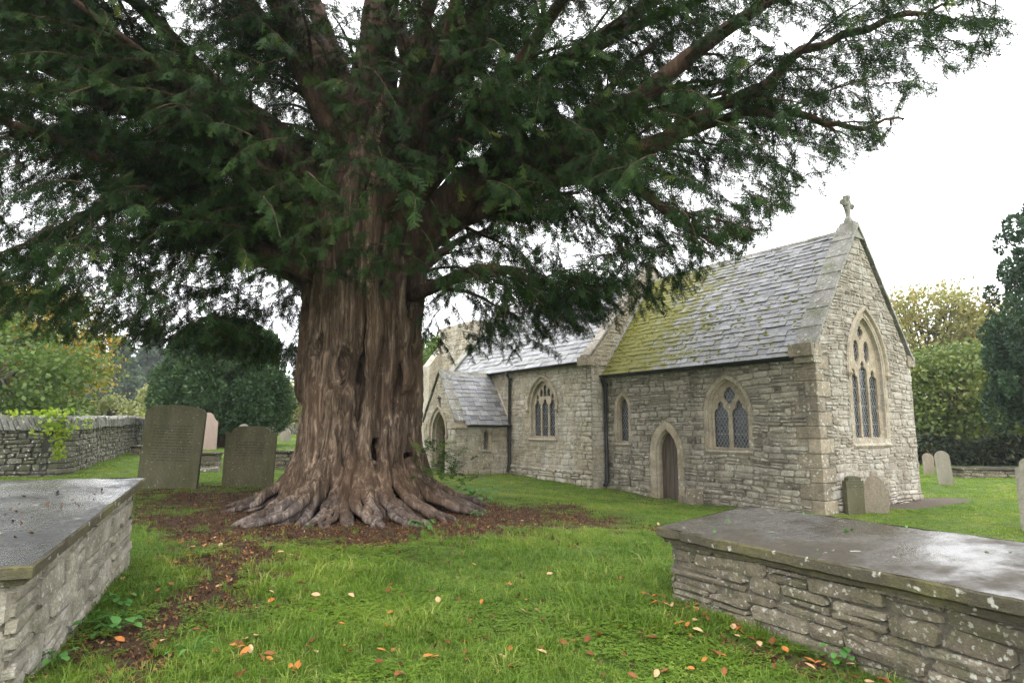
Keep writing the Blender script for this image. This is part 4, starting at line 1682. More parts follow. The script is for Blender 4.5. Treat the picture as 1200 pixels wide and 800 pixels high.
nsec = 0
for li, (P, rad) in enumerate(crown_limbs):
    n = len(P)
    L = sum((P[i + 1] - P[i]).length for i in range(n - 1))
    m = int(L / .36)
    for k in range(m):
        f = .16 + .84 * (k + ry.random()) / m
        i = min(n - 2, int(f * (n - 1)))
        t = f * (n - 1) - i
        p = P[i].lerp(P[i + 1], t)
        if p.x * p.x + p.y * p.y < 1.3 and p.z < 6:
            continue
        tan = (P[i + 1] - P[i]).normalized()
        side = tan.cross(UP)
        if side.length < .1:
            side = Vector((ry.uniform(-1, 1), ry.uniform(-1, 1), 0))
        side.normalize()
        outw = Vector((p.x, p.y, 0)).normalized()
        dr = tan * ry.uniform(.3, .9) + side * ry.choice((-1, 1)) * ry.uniform(.5, 1.1) + UP * ry.uniform(-.25, .45) + outw * .35
        ln = ry.uniform(1.1, 2.5) * (1.1 - .45 * f)
        sec = grow(p, dr, ln, 8, .07, .10)
        r0 = max(.012, rad[min(i, len(rad) - 1)] * .28)
        r0 = min(r0, .05)
        cut = next((j for j, q_ in enumerate(sec) if j > 1 and not inside(q_)), 9)
        tw_mb.tube(sec[:cut], [r0 * (1 - .8 * j / 8) + .003 for j in range(cut)], 4, cap=False)
        nsec += 1
        nt = int(ln / .17)
        for j in range(nt):
            g = .12 + .88 * (j + ry.random()) / nt
            i2 = min(7, int(g * 8))
            q = sec[i2].lerp(sec[i2 + 1], g * 8 - i2)
            tn = (sec[i2 + 1] - sec[i2]).normalized()
            sd2 = tn.cross(UP)
            if sd2.length < .1:
                sd2 = Vector((1, 0, 0))
            sd2.normalize()
            d2 = tn * ry.uniform(.5, 1.0) + sd2 * (1 if j % 2 else -1) * ry.uniform(.4, 1.0) + UP * ry.uniform(-.35, .15)
            l2 = ry.uniform(.45, .95) * (1.1 - .4 * g)
            ter = grow(q, d2, l2, 5, .13, .10)
            if not inside(ter[2]):
                continue
            tw_mb.tube(ter, [.007 * (1 - .7 * e / 5) + .0015 for e in range(6)], 3, cap=False)
            ns = max(4, int(l2 / .052))
            for s in range(ns):
                h = (s + .6) / ns
                i3 = min(4, int(h * 5))
                w_ = ter[i3].lerp(ter[i3 + 1], h * 5 - i3)
                tn3 = (ter[i3 + 1] - ter[i3]).normalized()
                sd3 = tn3.cross(UP)
                if sd3.length < .1:
                    sd3 = Vector((1, 0, 0))
                sd3.normalize()
                d3 = tn3 * ry.uniform(.3, 1.0) + sd3 * (1 if s % 2 else -1) * ry.uniform(.2, .9) + sd3.cross(tn3) * ry.gauss(0, .55) + UP * ry.uniform(-1.2, .0)
                spray(w_, d3.normalized(), ry.uniform(.10, .235))
            spray(ter[-1], (ter[-1] - ter[-2]).normalized(), ry.uniform(.2, .32))
# boughs through the rest of the crown: short twigs with hanging sprays, thinned by gaps
pts = []
while len(pts) < 19000:
    pts.append((ry.uniform(-11.5, 11.5), ry.uniform(-7.2, 5.5), ry.uniform(3.0, 12.5)))
pts = np.array(pts)
low = np.array([(ry.choice((-1, 1)) * ry.uniform(1.2, 4.6), ry.uniform(-2.4, 2.2), ry.uniform(3.1, 4.7)) for _ in range(750)])
veil = np.array([(ry.uniform(-1.7, 1.5), ry.uniform(-2.9, -1.35), ry.uniform(4.3, 7.2)) for _ in range(70)])
pts = np.concatenate([pts, low, veil])
gap = fbm(pts * .7 + 11, 3)
gap[-820:] += .05
zl = z_low(pts[:, 0], pts[:, 1])
rad_ = np.sqrt((pts[:, 0] / 12.0) ** 2 + (pts[:, 1] / 7.0) ** 2)
ztop = 12.8 - 4.2 * rad_ ** 2
keep = (pts[:, 2] > zl + .2) & (pts[:, 2] < ztop) & (rad_ < 1) & (gap > np.where(pts[:, 0] < 0, .455, .475))
edge_ = np.clip((pts[:, 2] - zl) / 2.5, 0, 1)              # thickest just above the underside
keep &= NR.random(len(pts)) < (1.0 - .45 * edge_) * np.where(pts[:, 0] > 6.5, .55, np.where(pts[:, 0] > 1.5, .72, .95))
core_ = np.hypot(pts[:, 0], pts[:, 1])
keep &= (core_ > 1.25) | (pts[:, 2] > 7.0)
front = np.zeros(len(pts), bool)
front[-70:] = True
keep &= (pts[:, 1] > -4.7) & ((np.abs(pts[:, 0] - .3) > 2.3) | (pts[:, 1] > 1.0) | ((NR.random(len(pts)) < np.where(pts[:, 1] < -1.2, .5, .1)) & (pts[:, 2] > 4.1)))
keep |= front
nb = 0
for x, y, z in pts[keep]:
    p = Vector((x, y, z))
    out = Vector((x, y, 0)).normalized()
    d2 = out * ry.uniform(.2, 1) + Vector((ry.gauss(0, .55), ry.gauss(0, .55), ry.uniform(-.8, .25)))
    l2 = ry.uniform(.45, 1.15)
    ter = grow(p, d2, l2, 6, .14, .10)
    if not inside(ter[3]):
        continue
    nb += 1
    tw_mb.tube(ter, [.009 * (1 - .7 * e / 6) + .0015 for e in range(7)], 3, cap=False)
    ns = int(l2 / .042)
    for s in range(ns):
        h = (s + .5) / ns
        i3 = min(5, int(h * 6))
        w_ = ter[i3].lerp(ter[i3 + 1], h * 6 - i3)
        tn3 = (ter[i3 + 1] - ter[i3]).normalized()
        sd3 = tn3.cross(UP)
        if sd3.length < .1:
            sd3 = Vector((1, 0, 0))
        sd3.normalize()
        d3 = tn3 * ry.uniform(.2, 1.0) + sd3 * (1 if s % 2 else -1) * ry.uniform(.2, .9) + sd3.cross(tn3) * ry.gauss(0, .6) + UP * ry.uniform(-1.5, -.1)
        spray(w_, d3.normalized(), ry.uniform(.10, .24))
    spray(ter[-1], (ter[-1] - ter[-2]).normalized(), ry.uniform(.2, .32))
print('boughs', nb)
tag(tw_mb.build('branchlets', M['limb'], yew), kind='stuff')


def make_spray(seed):
    """flat yew spray of unit length along +x: twig, side twigs, two rows of needles on each"""
    rg = random.Random(seed)
    v, f = [], []

    def needles(p0, p1, droop, wide, nn):
        p0, p1 = Vector(p0), Vector(p1)
        ax = (p1 - p0)
        L = ax.length
        ax.normalize()
        sd_ = ax.cross(UP).normalized()
        for i in range(nn):
            t = (i + .5) / nn
            p = p0.lerp(p1, t) + Vector((0, 0, -droop * t * t))
            for s in (-1, 1):
                ln = wide * (1 - .45 * abs(t - .4)) * rg.uniform(.8, 1.15)
                tip = p + (sd_ * s * .85 + ax * .55) * ln + Vector((0, 0, rg.uniform(-.012, .006)))
                w = ax * (wide * .24)
                k = len(v)
                v.extend([tuple(p - w), tuple(p + w), tuple(tip)])
                f.append((k, k + 1, k + 2))
    main = [Vector((t, rg.uniform(-.02, .02), -.16 * t * t)) for t in (0, .25, .5, .75, 1.0)]
    for i in range(4):
        needles(main[i], main[i + 1], 0, .10, 4)
    nsd = 9
    for i in range(nsd):
        t = .06 + .88 * i / nsd
        k = min(3, int(t * 4))
        p = main[k].lerp(main[k + 1], t * 4 - k)
        ln = (.36 * math.sin(math.pi * (.18 + .80 * t)) + .06) * rg.uniform(.7, 1.2)
        an = math.radians(rg.uniform(38, 60)) * (1 if i % 2 else -1)
        q = p + Vector((math.cos(an), math.sin(an), rg.uniform(-.25, .1))) * ln
        needles(p, q, .05, .10, 6)
    me = bpy.data.meshes.new('needle_spray')
    me.from_pydata(v, [], f)
    me.materials.append(M['yew'])
    return bpy.data.objects.new('needle_spray', me)


SP, SD, SS = np.array(SP), np.array(SD), np.array(SS)
rots = []
for d_ in SD:
    x = Vector(d_)
    up = Vector((ry.gauss(0, .8), ry.gauss(0, .8), 1))
    y = up.cross(x)
    if y.length < 1e-3:
        y = Vector((0, 1, 0))
    y.normalize()
    z = x.cross(y)
    rots.append(tuple(Matrix((x, y, z)).transposed().to_euler()))
tint = np.clip(NR.beta(2, 3.2, len(SP)) * .95 + (NR.random(len(SP)) < .03) * .3, 0, 1)
cr = fbm(SP * .8 + 40, 3)
tint = np.clip(tint + (cr - .5) * .9, 0, 1)
crown = instancer('crown', SP, np.array(rots), SS, NR.integers(0, 5, len(SP)), [make_spray(k) for k in range(5)], yew, tint)
print('sprays', len(SP), 'secondaries', nsec)

# young yew growth at the foot of the trunk
yp, yr_, ys = [], [], []
for (a, b, lift, m) in ((508, 532, .35, 30), (522, 545, .30, 30), (500, 555, .30, 16), (478, 582, .2, 10), (540, 562, 0, 14)):
    g = atY(a, b, 11.15)
    for _ in range(m):
        c = Vector((g[0] + ry.gauss(0, .16), g[1] + ry.gauss(0, .12), g[2] + ry.gauss(0, .09)))
        yp.append(tuple(yl(c)))
        yr_.append((ry.uniform(-.5, .5), ry.uniform(-1.0, .1), ry.uniform(0, 6.28)))
        ys.append(ry.uniform(.16, .30))
instancer('basal_shoots', np.array(yp), np.array(yr_), np.array(ys), NR.integers(0, 3, len(yp)), [make_spray(50 + k) for k in range(3)], yew, NR.uniform(.4, .95, len(yp)))


# ------------------------------------------------------------------ tombs
def bev(o, off, seg=1):
    bm = bmesh.new()
    bm.from_mesh(o.data)
    bmesh.ops.bevel(bm, geom=bm.edges[:], offset=off, segments=seg, affect='EDGES', clamp_overlap=True)
    bm.to_mesh(o.data)
    bm.free()
    return o


def chest_tomb(name, label, O, ux, vy, Lx, Wy, h, over, slabh, smat, stmat, seed, hh, ll, front=True, pit=0, roll=0, core=None, big_end=False):
    """O: slab corner on the ground plan; ux along the length, vy across; tomb tilts as a whole"""
    rg = random.Random(seed)
    ux = Vector((ux[0], ux[1], 0)).normalized()
    vy = Vector((vy[0], vy[1], 0)).normalized()
    vy = (vy - ux * vy.dot(ux)).normalized()
    right = ux.cross(vy).z > 0
    root_ = thing(name, label, 'tomb')
    A = Matrix(((ux.x, vy.x, 0), (ux.y, vy.y, 0), (pit, roll, 1))).to_4x4()
    A.translation = Vector(O)

    def T(x, y, z):
        return tuple(A @ Vector((x, y, z)))
    fx = (lambda o: fix_normals(o))
    body = MB()
    pts = [T(over + .02, over + .02, -.35), T(Lx - over - .02, over + .02, -.35), T(Lx - over - .02, Wy - over - .02, -.35), T(over + .02, Wy - over - .02, -.35)]
    pts += [T(over + .02, over + .02, h - slabh), T(Lx - over - .02, over + .02, h - slabh), T(Lx - over - .02, Wy - over - .02, h - slabh), T(over + .02, Wy - over - .02, h - slabh)]
    body.add(pts, [(0, 1, 2, 3), (4, 5, 6, 7), (0, 1, 5, 4), (1, 2, 6, 5), (2, 3, 7, 6), (3, 0, 4, 7)], .3)
    bo = fx(body.build('chest', core or M['mortar'], root_))
    PC = Pieces('stone', 'side_stones')
    sides = [(Lx - 2 * over, lambda u, v, d: T(over + u, over + .02 - d, v), 1), (Wy - 2 * over, lambda u, v, d: T(over + .02 - d, over + u, v), 2),
             (Lx - 2 * over, lambda u, v, d: T(over + u, Wy - over - .02 + d, v), 3), (Wy - 2 * over, lambda u, v, d: T(Lx - over - .02 + d, over + u, v), 4)]
    for ln, fr, k in sides:
        if big_end and k == 2:
            zt = h - slabh
            for (z0, z1) in ((-.3, .10), (.10, zt * .60), (zt * .60, zt)):
                v, f = stone_geo([(0.02, z0 + .01), (ln - .02, z0 + .01), (ln - .02, z1 - .01), (.02, z1 - .01)], fr, .03 + (.05 if z0 < 0 else 0), rg, .02, .006)
                PC.add(v, f, stmat, bo)
            continue
        for q in rubble(rg, ulo=lambda z: .0, uhi=lambda z, L=ln: L, z0=-.3, z1=h - slabh - .005, hh=hh, ll=ll, gap=.009, warp=.05, split=.5, seed=seed + k):
            v, f = stone_geo(q, fr, rg.uniform(.012, .042), rg, .012, .012, -.02)
            PC.add(v, f, stmat, bo)
    PC.build()
    # slab: moulded edge below, worn top above
    nx, ny = 40, 16
    zt = h
    lay = [(.05, h - slabh), (.045, h - slabh + .03), (.015, h - slabh * .62), (0, h - slabh * .58), (0, h - .014), (.012, h - .002)]
    ed = MB()
    per = []
    for i in range(nx):
        per.append((i / nx, 0))
    for i in range(ny):
        per.append((1, i / ny))
    for i in range(nx):
        per.append((1 - i / nx, 1))
    for i in range(ny):
        per.append((0, 1 - i / ny))
    v, f = [], []
    m = len(per)
    wn_ = [rg.gauss(0, .0035) - (.02 if rg.random() < .03 else 0) for _ in range(m)]
    for (ins, z) in lay:
        for k, (a, b) in enumerate(per):
            i2 = ins - wn_[k] * (1 if z > h - slabh * .8 else .4)
            x = i2 + a * (Lx - 2 * i2)
            y = i2 + b * (Wy - 2 * i2)
            v.append(T(x, y, z + rg.gauss(0, .0015)))
    for j in range(len(lay) - 1):
        for k in range(m):
            f.append((j * m + k, j * m + (k + 1) % m, (j + 1) * m + (k + 1) % m, (j + 1) * m + k))
    f.append(tuple(range(m)))
    ed.add(v, f)
    slab = fx(ed.build('slab', M['edge'], root_))
    gx_, gy_ = np.meshgrid(np.linspace(.010, Lx - .010, 60), np.linspace(.010, Wy - .010, 26))
    gz_ = np.full_like(gx_, h - .003) + (fbm(np.stack([gx_ * 3 + seed, gy_ * 3, gx_ * 0], -1), 3) - .5) * .012
    V = np.stack([gx_, gy_, gz_], -1).reshape(-1, 3)
    V = np.array([T(*p) for p in V])
    id_ = np.arange(60 * 26).reshape(26, 60)
    top = npmesh('slab_top', V, np.stack([id_[:-1, :-1], id_[:-1, 1:], id_[1:, 1:], id_[1:, :-1]], -1), smat, slab, np.zeros(len(V)) + .5, True)
    fx(top)
    return root_, T


# right tomb
tR, TR_ = chest_tomb('chest_tomb', 'stone chest tomb with wet dark slab, cut off by the right edge of the photo', (1.33, 5.95, .17), (.473, -.881), (.881, .473), 3.3, 1.22, .64, .085, .14,
                     M['slab'], M['tomb'], 3, (.06, .15), (.2, .6), roll=.10, core=M['tombcore'])
# left tomb
tL, TL_ = chest_tomb('chest_tomb', 'stone chest tomb with wet grey slab beside the strip of brown leaf litter', (-2.65, 3.60, .235), (-.358, .934), (-.934, -.358), 3.3, 1.75, .72, .085, .12,
                     M['slabl'], M['tombl'], 8, (.10, .2), (.22, .5), pit=.074, roll=.0, core=M['mortar'], big_end=True)


# ------------------------------------------------------------------ headstones
def headstone(name, label, base, w, h, th, top, mat, rz=0, lean=0, tilt=0, group=None, rise=.18):
    """top: 'arch', 'shoulder', 'round', 'ogee'"""
    rt = thing(name, label, 'headstone', base, rz, group)
    a = w / 2
    pts = [(-a * .98, -.3), (a * .98, -.3)]
    if top == 'arch':
        pts += [(a, h - rise)] + [(a * math.cos(g) , h - rise + rise * math.sin(g) ** .9) for g in [math.pi * k / 18 for k in range(1, 18)]] + [(-a, h - rise)]
    elif top == 'shoulder':
        b = a * .72
        pts += [(a, h - rise)] + [(b + .01, h - rise)] + [(b * math.cos(g), h - rise * .55 + rise * .55 * math.sin(g)) for g in [math.pi * k / 14 for k in range(0, 15)]] + [(-b - .01, h - rise), (-a, h - rise)]
    elif top == 'ogee':
        b = a * .62
        pts += [(a, h - rise * 1.5), (a * .97, h - rise * 1.25), (a * .8, h - rise * 1.15)] + [(b * math.cos(g), h - rise + rise * math.sin(g)) for g in [math.pi * k / 12 for k in range(1, 12)]] + [(-a * .8, h - rise * 1.15), (-a * .97, h - rise * 1.25), (-a, h - rise * 1.5)]
    else:
        pts += [(a, h - a)] + [(a * math.cos(g), h - a + a * math.sin(g)) for g in [math.pi * k / 14 for k in range(1, 14)]] + [(-a, h - a)]
    mb = MB()
    plate(mb, [pts], lambda u, v, d: (u, -d, v), th / 2, -th / 2, .5)
    st = fix_normals(mb.build('stone_slab', mat, rt))
    bm = bmesh.new()
    bm.from_mesh(st.data)
    es = [e for e in bm.edges if len(e.link_faces) == 2 and e.calc_face_angle(0) > 1.2]
    bmesh.ops.bevel(bm, geom=es, offset=th * .10, segments=2, affect='EDGES', clamp_overlap=True)
    bm.to_mesh(st.data)
    bm.free()
    rt.rotation_euler = (lean, tilt, rz)
    return rt


def gp(a, b):
    p = gpix(a, b)
    return Vector((p.x, p.y, float(gz(p.x, p.y))))


def face(p, extra=0):
    return math.atan2(p.x, -p.y) + math.pi + extra if False else -math.atan2(p.x, p.y) * .0 + extra


hs_a = headstone_mat('mossy_headstone', (.065, .06, .03), (.135, .122, .068), .75, True, (.55, 1.28), 1.1)
hs_b = headstone_mat('olive_headstone', (.085, .075, .037), (.155, .134, .075), .6, True, (.68, 1.0), .85)
hs_c = headstone_mat('pink_headstone', (.30, .21, .17), (.42, .33, .28), .15, False)
hs_d = headstone_mat('grey_headstone', (.22, .20, .155), (.34, .31, .25), .35, False)
hs_e = headstone_mat('streaked_headstone', (.20, .155, .11), (.36, .31, .235), .35, False)
p = gp(196, 572)
k = p.y / 740.0
headstone('headstone', 'tall leaning green-stained headstone with arched top behind the left tomb', p, 66 * k, 96 * k, .12, 'arch', hs_a, .15, -.04, .035, rise=.17)
p = gp(290, 570)
k = p.y / 740.0
headstone('headstone', 'squat olive headstone with shouldered top and cut lettering beside the yew roots', p, 57 * k, 70 * k, .11, 'shoulder', hs_b, .12, .0, .025, rise=.15)
p = gp(242, 527)
k = p.y / 740.0
headstone('headstone', 'pinkish headstone with rounded shoulders in front of the clipped evergreen', p, 21 * k, 43 * k, .14, 'ogee', hs_c, .3, 0, 0, rise=.3)
p = gp(284, 531)
k = p.y / 740.0
headstone('headstone', 'pale headstone whose rounded top shows above the squat olive one', p, 21 * k, 34 * k, .14, 'ogee', hs_d, .2, 0, 0, rise=.3)
p = gp(334, 517)
k = p.y / 740.0
headstone('headstone', 'small far headstone close to the left edge of the yew trunk', p, 12 * k, 17 * k, .16, 'ogee', hs_d, .1, 0, 0, rise=.25)
p = gp(314, 516)
k = p.y / 740.0
headstone('headstone', 'low broad headstone far off between evergreen and yew trunk', p, 17 * k, 18 * k, .16, 'arch', hs_c, .1, 0, 0, rise=.2)
p = gp(1089, 555)
k = p.y / 740.0
headstone('headstone', 'narrow brown headstone farther off by the dark hedge', p, 11 * k, 24 * k, .12, 'round', hs_e, -.5)
p = gp(1109, 568)
k = p.y / 740.0
headstone('headstone', 'grey headstone with rounded top leaning slightly on the open lawn right of the church', p, 15 * k, 39 * k, .13, 'round', hs_d, -.55, 0, -.06)
p = gp(1221, 625)
k = p.y / 740.0
headstone('headstone', 'dark tall headstone cut by the right edge of the photo', p, .5, 86 * k, .16, 'shoulder', hs_d, -1.0)
p = chw(.42, 1.22)
p.z = float(gz(p.x, p.y))
headstone('headstone', 'streaked brown headstone with white lichen leaning in front of the gable wall', p, .56, .80, .12, 'ogee', hs_e, math.radians(-30), 0, .05, rise=.22)
p = chw(.24, .74)
p.z = float(gz(p.x, p.y))
headstone('headstone', 'dark squared headstone just behind the streaked one at the gable', p, .42, .80, .13, 'shoulder', hs_a, math.radians(10), 0, 0, rise=.1)


def low_tomb(name, label, base, rz, L, W, h, seed):
    c, s = math.cos(rz), math.sin(rz)
    return chest_tomb(name, label, (base.x, base.y, base.z), (c, s), (-s, c), L, W, h, .07, .08, M['slabl'], M['tomb'], seed, (.1, .16), (.25, .5), core=M['crevice'])


p = gp(1128, 560)
low_tomb('low_tomb', 'long low table tomb on the lawn in front of the dark hedge', p, -.10, 3.4, 1.1, .36, 21)
p = gp(318, 549)
low_tomb('low_tomb', 'small chest tomb partly hidden behind the yew roots', p, .15, 1.5, .8, .62, 22)
p = gp(228, 548)
low_tomb('low_tomb', 'small block tomb half hidden right of the tall leaning headstone', p, .1, .7, .7, .5, 23)
p = gp(150, 534)
low_tomb('low_tomb', 'low dark slab tomb lying at the foot of the boundary wall', p, .1, 1.9, 1.0, .42, 24)
p = gp(238, 552)
mb = MB()
for i in range(12):
    pass
n_ = 14
v = [(.55 * math.cos(2 * math.pi * i / n_) * (1 + .12 * math.sin(i * 3)), .3 * math.sin(2 * math.pi * i / n_), -.05) for i in range(n_)]
v += [(x * .86, y * .8, .10 + .04 * math.sin(i)) for i, (x, y, z) in enumerate(v)]
mb.add(v, [(i, (i + 1) % n_, n_ + (i + 1) % n_, n_ + i) for i in range(n_)] + [tuple(range(n_, 2 * n_))])
so = fix_normals(mb.build('fallen_stone', M['wallstone']))
so.location = p
tag(so, 'flat stone lying in the grass between the two large headstones', 'stone')

# ------------------------------------------------------------------ boundary wall
bw = thing('boundary_wall', 'dry stone churchyard wall with slanted cope stones along the left side', 'wall')
WS = Pieces('stone', 'wall_stones')
CP = Pieces('cope_stone', 'cope_stones')
rw = random.Random(77)


def dry_wall(A, B, h, seed, hh, ll, cope=.30, bias=1.0, step=.11):
    A, B = Vector(A), Vector(B)
    L = (B - A).length
    ux = (B - A).normalized()
    n = Vector((ux.y, -ux.x))
    if n.dot(-A) < 0:
        n = -n
    zb = [float(gz(*(A + ux * L * t))) for t in np.linspace(0, 1, 9)]

    def base(u):
        return float(np.interp(u, np.linspace(0, L, 9), zb))

    def fr(u, v, d):
        p = A + ux * u + n * (d - .06 * v)
        return (p.x, p.y, base(u) + v)
    core = MB()
    vs, fs = [], []
    for t in np.linspace(0, L, 9):
        for off, v in ((0, -.4), (-.05 * h, h), (-.45, h), (-.5, -.4)):
            p = A + ux * t + n * off
            vs.append((p.x, p.y, base(t) + v))
    for i in range(8):
        o = i * 4
        for k in range(4):
            fs.append((o + k, o + (k + 1) % 4, o + 4 + (k + 1) % 4, o + 4 + k))
    fs += [(0, 1, 2, 3), (32, 33, 34, 35)]
    core.add(vs, fs, .4)
    c = fix_normals(core.build('wall_core', M['crevice'], bw))
    for q in rubble(rw, ulo=lambda z: 0, uhi=lambda z: L, z0=-.15, z1=h - .01, hh=hh, ll=ll, gap=.014, warp=.03, split=.3, seed=seed):
        v, f = stone_geo(q, fr, rw.uniform(.02, .07), rw, .02, .012)
        WS.add(v, f, M['wallstone'], c, None, bias)
    # cope: flat course then slabs set on edge and leaning
    u = -.05
    while u < L:
        w = rw.uniform(step * .7, step * 1.3)
        hgt = cope * rw.uniform(.8, 1.15)
        lean = rw.uniform(.10, .22)
        out = []
        for d in (.07, -.52):
            for (uu, vv) in ((u, h), (u + w * .9, h), (u + w * .9 - lean, h + hgt * .8), (u + w * .45 - lean, h + hgt), (u - lean + .01, h + hgt * .85)):
                dd = d * (1 if vv < h + .01 else .82) + rw.uniform(-.02, .02)
                p = A + ux * uu + n * dd
                out.append((p.x, p.y, base(max(0, min(L, uu))) + vv + rw.uniform(-.012, .012)))
        CP.add(out, [(0, 1, 2, 3, 4), (9, 8, 7, 6, 5)] + [(k, (k + 1) % 5, 5 + (k + 1) % 5, 5 + k) for k in range(5)], M['copewall'], c)
        u += w


W0 = gpix(66, 557)
W0 = Vector((W0.x, W0.y))
W2 = gpix(168, 526)
W2 = Vector((W2.x, W2.y))
dr = (W2 - W0).normalized()
k0 = W0.y / 740.0
dry_wall((W0.x - 6.0, W0.y - .9), (W0.x, W0.y), 53 * k0, 5, (.10, .2), (.16, .42), .36, 1.1, .16)
for i in range(9):                                       # squared stones close the wall's end
    z0 = float(gz(W0.x, W0.y)) - .1 + i * (53 * k0 + .08) / 9
    mb = MB()
    mb.box(W0.x - .12 - .15 * (i % 2), W0.x + .05, W0.y - .03, W0.y + .62, z0 + .008, z0 + (53 * k0 + .08) / 9 - .008)
    bev(mb.build('end_stone', M['wallstone'], bw), .018)
dry_wall((W0.x + .02, W0.y + .1), tuple(W0 + dr * 14), 53 * k0, 15, (.10, .2), (.16, .4), .34, 1.0, .16)
dry_wall(tuple(W0 + dr * 14.05), tuple(W0 + dr * 30), 53 * k0, 25, (.12, .22), (.18, .42), .34, .8, .18)
WS.build()
CP.build()

# ------------------------------------------------------------------ trees, hedge and wood behind
def leaf_quads(C, size, spread_up=.5, seed=0, long=1.5):
    """one bent-free diamond per leaf, random facing"""
    rg = np.random.default_rng(seed)
    n = len(C)
    a = rg.normal(size=(n, 3))
    a /= np.linalg.norm(a, axis=1)[:, None]
    nn = rg.normal(size=(n, 3)) + np.array([0, 0, spread_up * 2])
    b = np.cross(nn, a)
    b /= np.linalg.norm(b, axis=1)[:, None] + 1e-9
    s = size * rg.uniform(.6, 1.3, (n, 1))
    V = np.stack([C - a * s * long * .5, C + b * s * .5, C + a * s * long * .5, C - b * s * .5], 1)
    F = np.arange(n * 4).reshape(n, 4)
    return V.reshape(-1, 3), F


def broadleaf(name, label, base, H, crown_c, crown_r, ncl, per, lsize, mat, seed, clr=.75, group=None, trunk_r=.25, shell=.55, flat=.55, cat='tree', tonal=.5):
    rg = random.Random(seed)
    nr = np.random.default_rng(seed)
    rt = thing(name, label, cat, base, 0, group)
    cc = Vector(crown_c)
    mb = MB()
    top = Vector((cc.x * .8, cc.y * .8, cc.z + crown_r[2] * .5))
    path = smooth_path([(0, 0, -.3), (rg.uniform(-.1, .1), rg.uniform(-.1, .1), H * .2), (cc.x * .4, cc.y * .4, max(H * .35, cc.z - crown_r[2] * .6)), tuple(top)], 4)
    mb.tube(path, [trunk_r * (1.35 if i == 0 else 1) * (1 - .8 * i / (len(path) - 1)) for i in range(len(path))], 8, rough=.05)
    cls = []
    for k in range(ncl):
        while True:
            v = nr.normal(size=3)
            v /= np.linalg.norm(v)
            r = shell + (1 - shell) * nr.random() ** .6
            p = v * r
            if p[2] > -.75:
                break
        cls.append((cc.x + p[0] * crown_r[0], cc.y + p[1] * crown_r[1], cc.z + p[2] * crown_r[2]))
    cls = np.array(cls)
    lump = fbm(cls * .35 + seed, 2) - .5
    cls[:, :2] *= (1 + lump[:, None] * .35)
    for k in range(0, ncl, max(1, ncl // 26)):
        e = Vector(cls[k])
        i = rg.randint(len(path) // 3, len(path) - 2)
        m_ = path[i].lerp(e, .5) + Vector((0, 0, rg.uniform(.1, .6)))
        pp = smooth_path([path[i], m_, e], 4)
        mb.tube(pp, [trunk_r * .38 * (1 - .85 * j / (len(pp) - 1)) + .008 for j in range(len(pp))], 5, cap=False)
    mb.build('trunk', M['trunkbg'], rt, True)
    C = np.repeat(cls, per, 0) + nr.normal(size=(ncl * per, 3)) * np.array([clr, clr, clr * flat]) * .6
    V, F = leaf_quads(C, lsize, .45, seed)
    ct = np.repeat(nr.random(ncl), per)
    rn = np.clip(ct * tonal + nr.random(ncl * per) * (1 - tonal), 0, 1)
    tag(npmesh('crown', V, F, mat, rt, np.repeat(rn, 4)), kind='stuff')
    return rt


def puffy(name, label, base, lobes, mat, seed, lsize=.13, per=420, trunk=(.3, 2), stretch=1.0, cat='tree'):
    """evergreen of many rounded cushions; lobes: (centre, radius)"""
    nr = np.random.default_rng(seed)
    rt = thing(name, label, cat, base)
    mb = MB()
    mb.tube([(0, 0, -.3), (.05, 0, trunk[1] * .5), (0, 0, trunk[1])], [trunk[0] * 1.2, trunk[0], trunk[0] * .6], 8, rough=.06)
    mb.build('trunk', M['trunkbg'], rt, True)
    CC, NN, RN = [], [], []
    for (c, r) in lobes:
        n = int(per * r * r / .36)
        v = nr.normal(size=(n, 3))
        v /= np.linalg.norm(v, axis=1)[:, None]
        rr_ = r * (1 - .22 * nr.random((n, 1)) ** 1.5) * (1 + .22 * (fbm(v * 2.4 + nr.random() * 50, 2)[:, None] - .5) * 2)
        CC.append(np.array(c) + v * rr_ * np.array([1, 1, stretch]))
        NN.append(v)
        RN.append(np.clip(nr.random() * .5 + nr.random(n) * .5, 0, 1))
    C, Nn, rn = np.concatenate(CC), np.concatenate(NN), np.concatenate(RN)
    n = len(C)
    a = Nn + nr.normal(size=(n, 3)) * .55 + np.array([0, 0, .35])
    a /= np.linalg.norm(a, axis=1)[:, None]
    b = np.cross(a, nr.normal(size=(n, 3)))
    b /= np.linalg.norm(b, axis=1)[:, None] + 1e-9
    s = lsize * nr.uniform(.6, 1.3, (n, 1))
    V = np.stack([C - a * s * .8, C + b * s * .42, C + a * s * .8, C - b * s * .42], 1).reshape(-1, 3)
    tag(npmesh('crown', V, np.arange(n * 4).reshape(n, 4), mat, rt, np.repeat(rn, 4)), kind='stuff')
    return rt


def at_depth(px, D):
    x = (px - 600) / 740.0 * D
    return Vector((x, D, tz(x, D) - .05))


rb = random.Random(3)
b = at_depth(-10, 34)
broadleaf('broadleaf_tree', 'green tree turning orange behind the boundary wall at the left edge', b, 10, (0, 0, 5.6), (5.4, 4.5, 3.6), 240, 75, .17, M['leafmix'], 101, 1.0, tonal=.75)
b = at_depth(-45, 29)
broadleaf('broadleaf_tree', 'fresh green bushy tree low at the far left above the wall', b, 8, (0, 0, 3.6), (5.6, 3.5, 3.4), 220, 80, .16, M['leafgreen'], 102, .95)
b = at_depth(72, 44)
broadleaf('broadleaf_tree', 'orange-leaved spray of a tree beside the misty conifers', b, 8, (-1.5, 0, 5.0), (4.2, 3.0, 1.9), 130, 60, .19, M['leafmix'], 103, .9, tonal=.5)


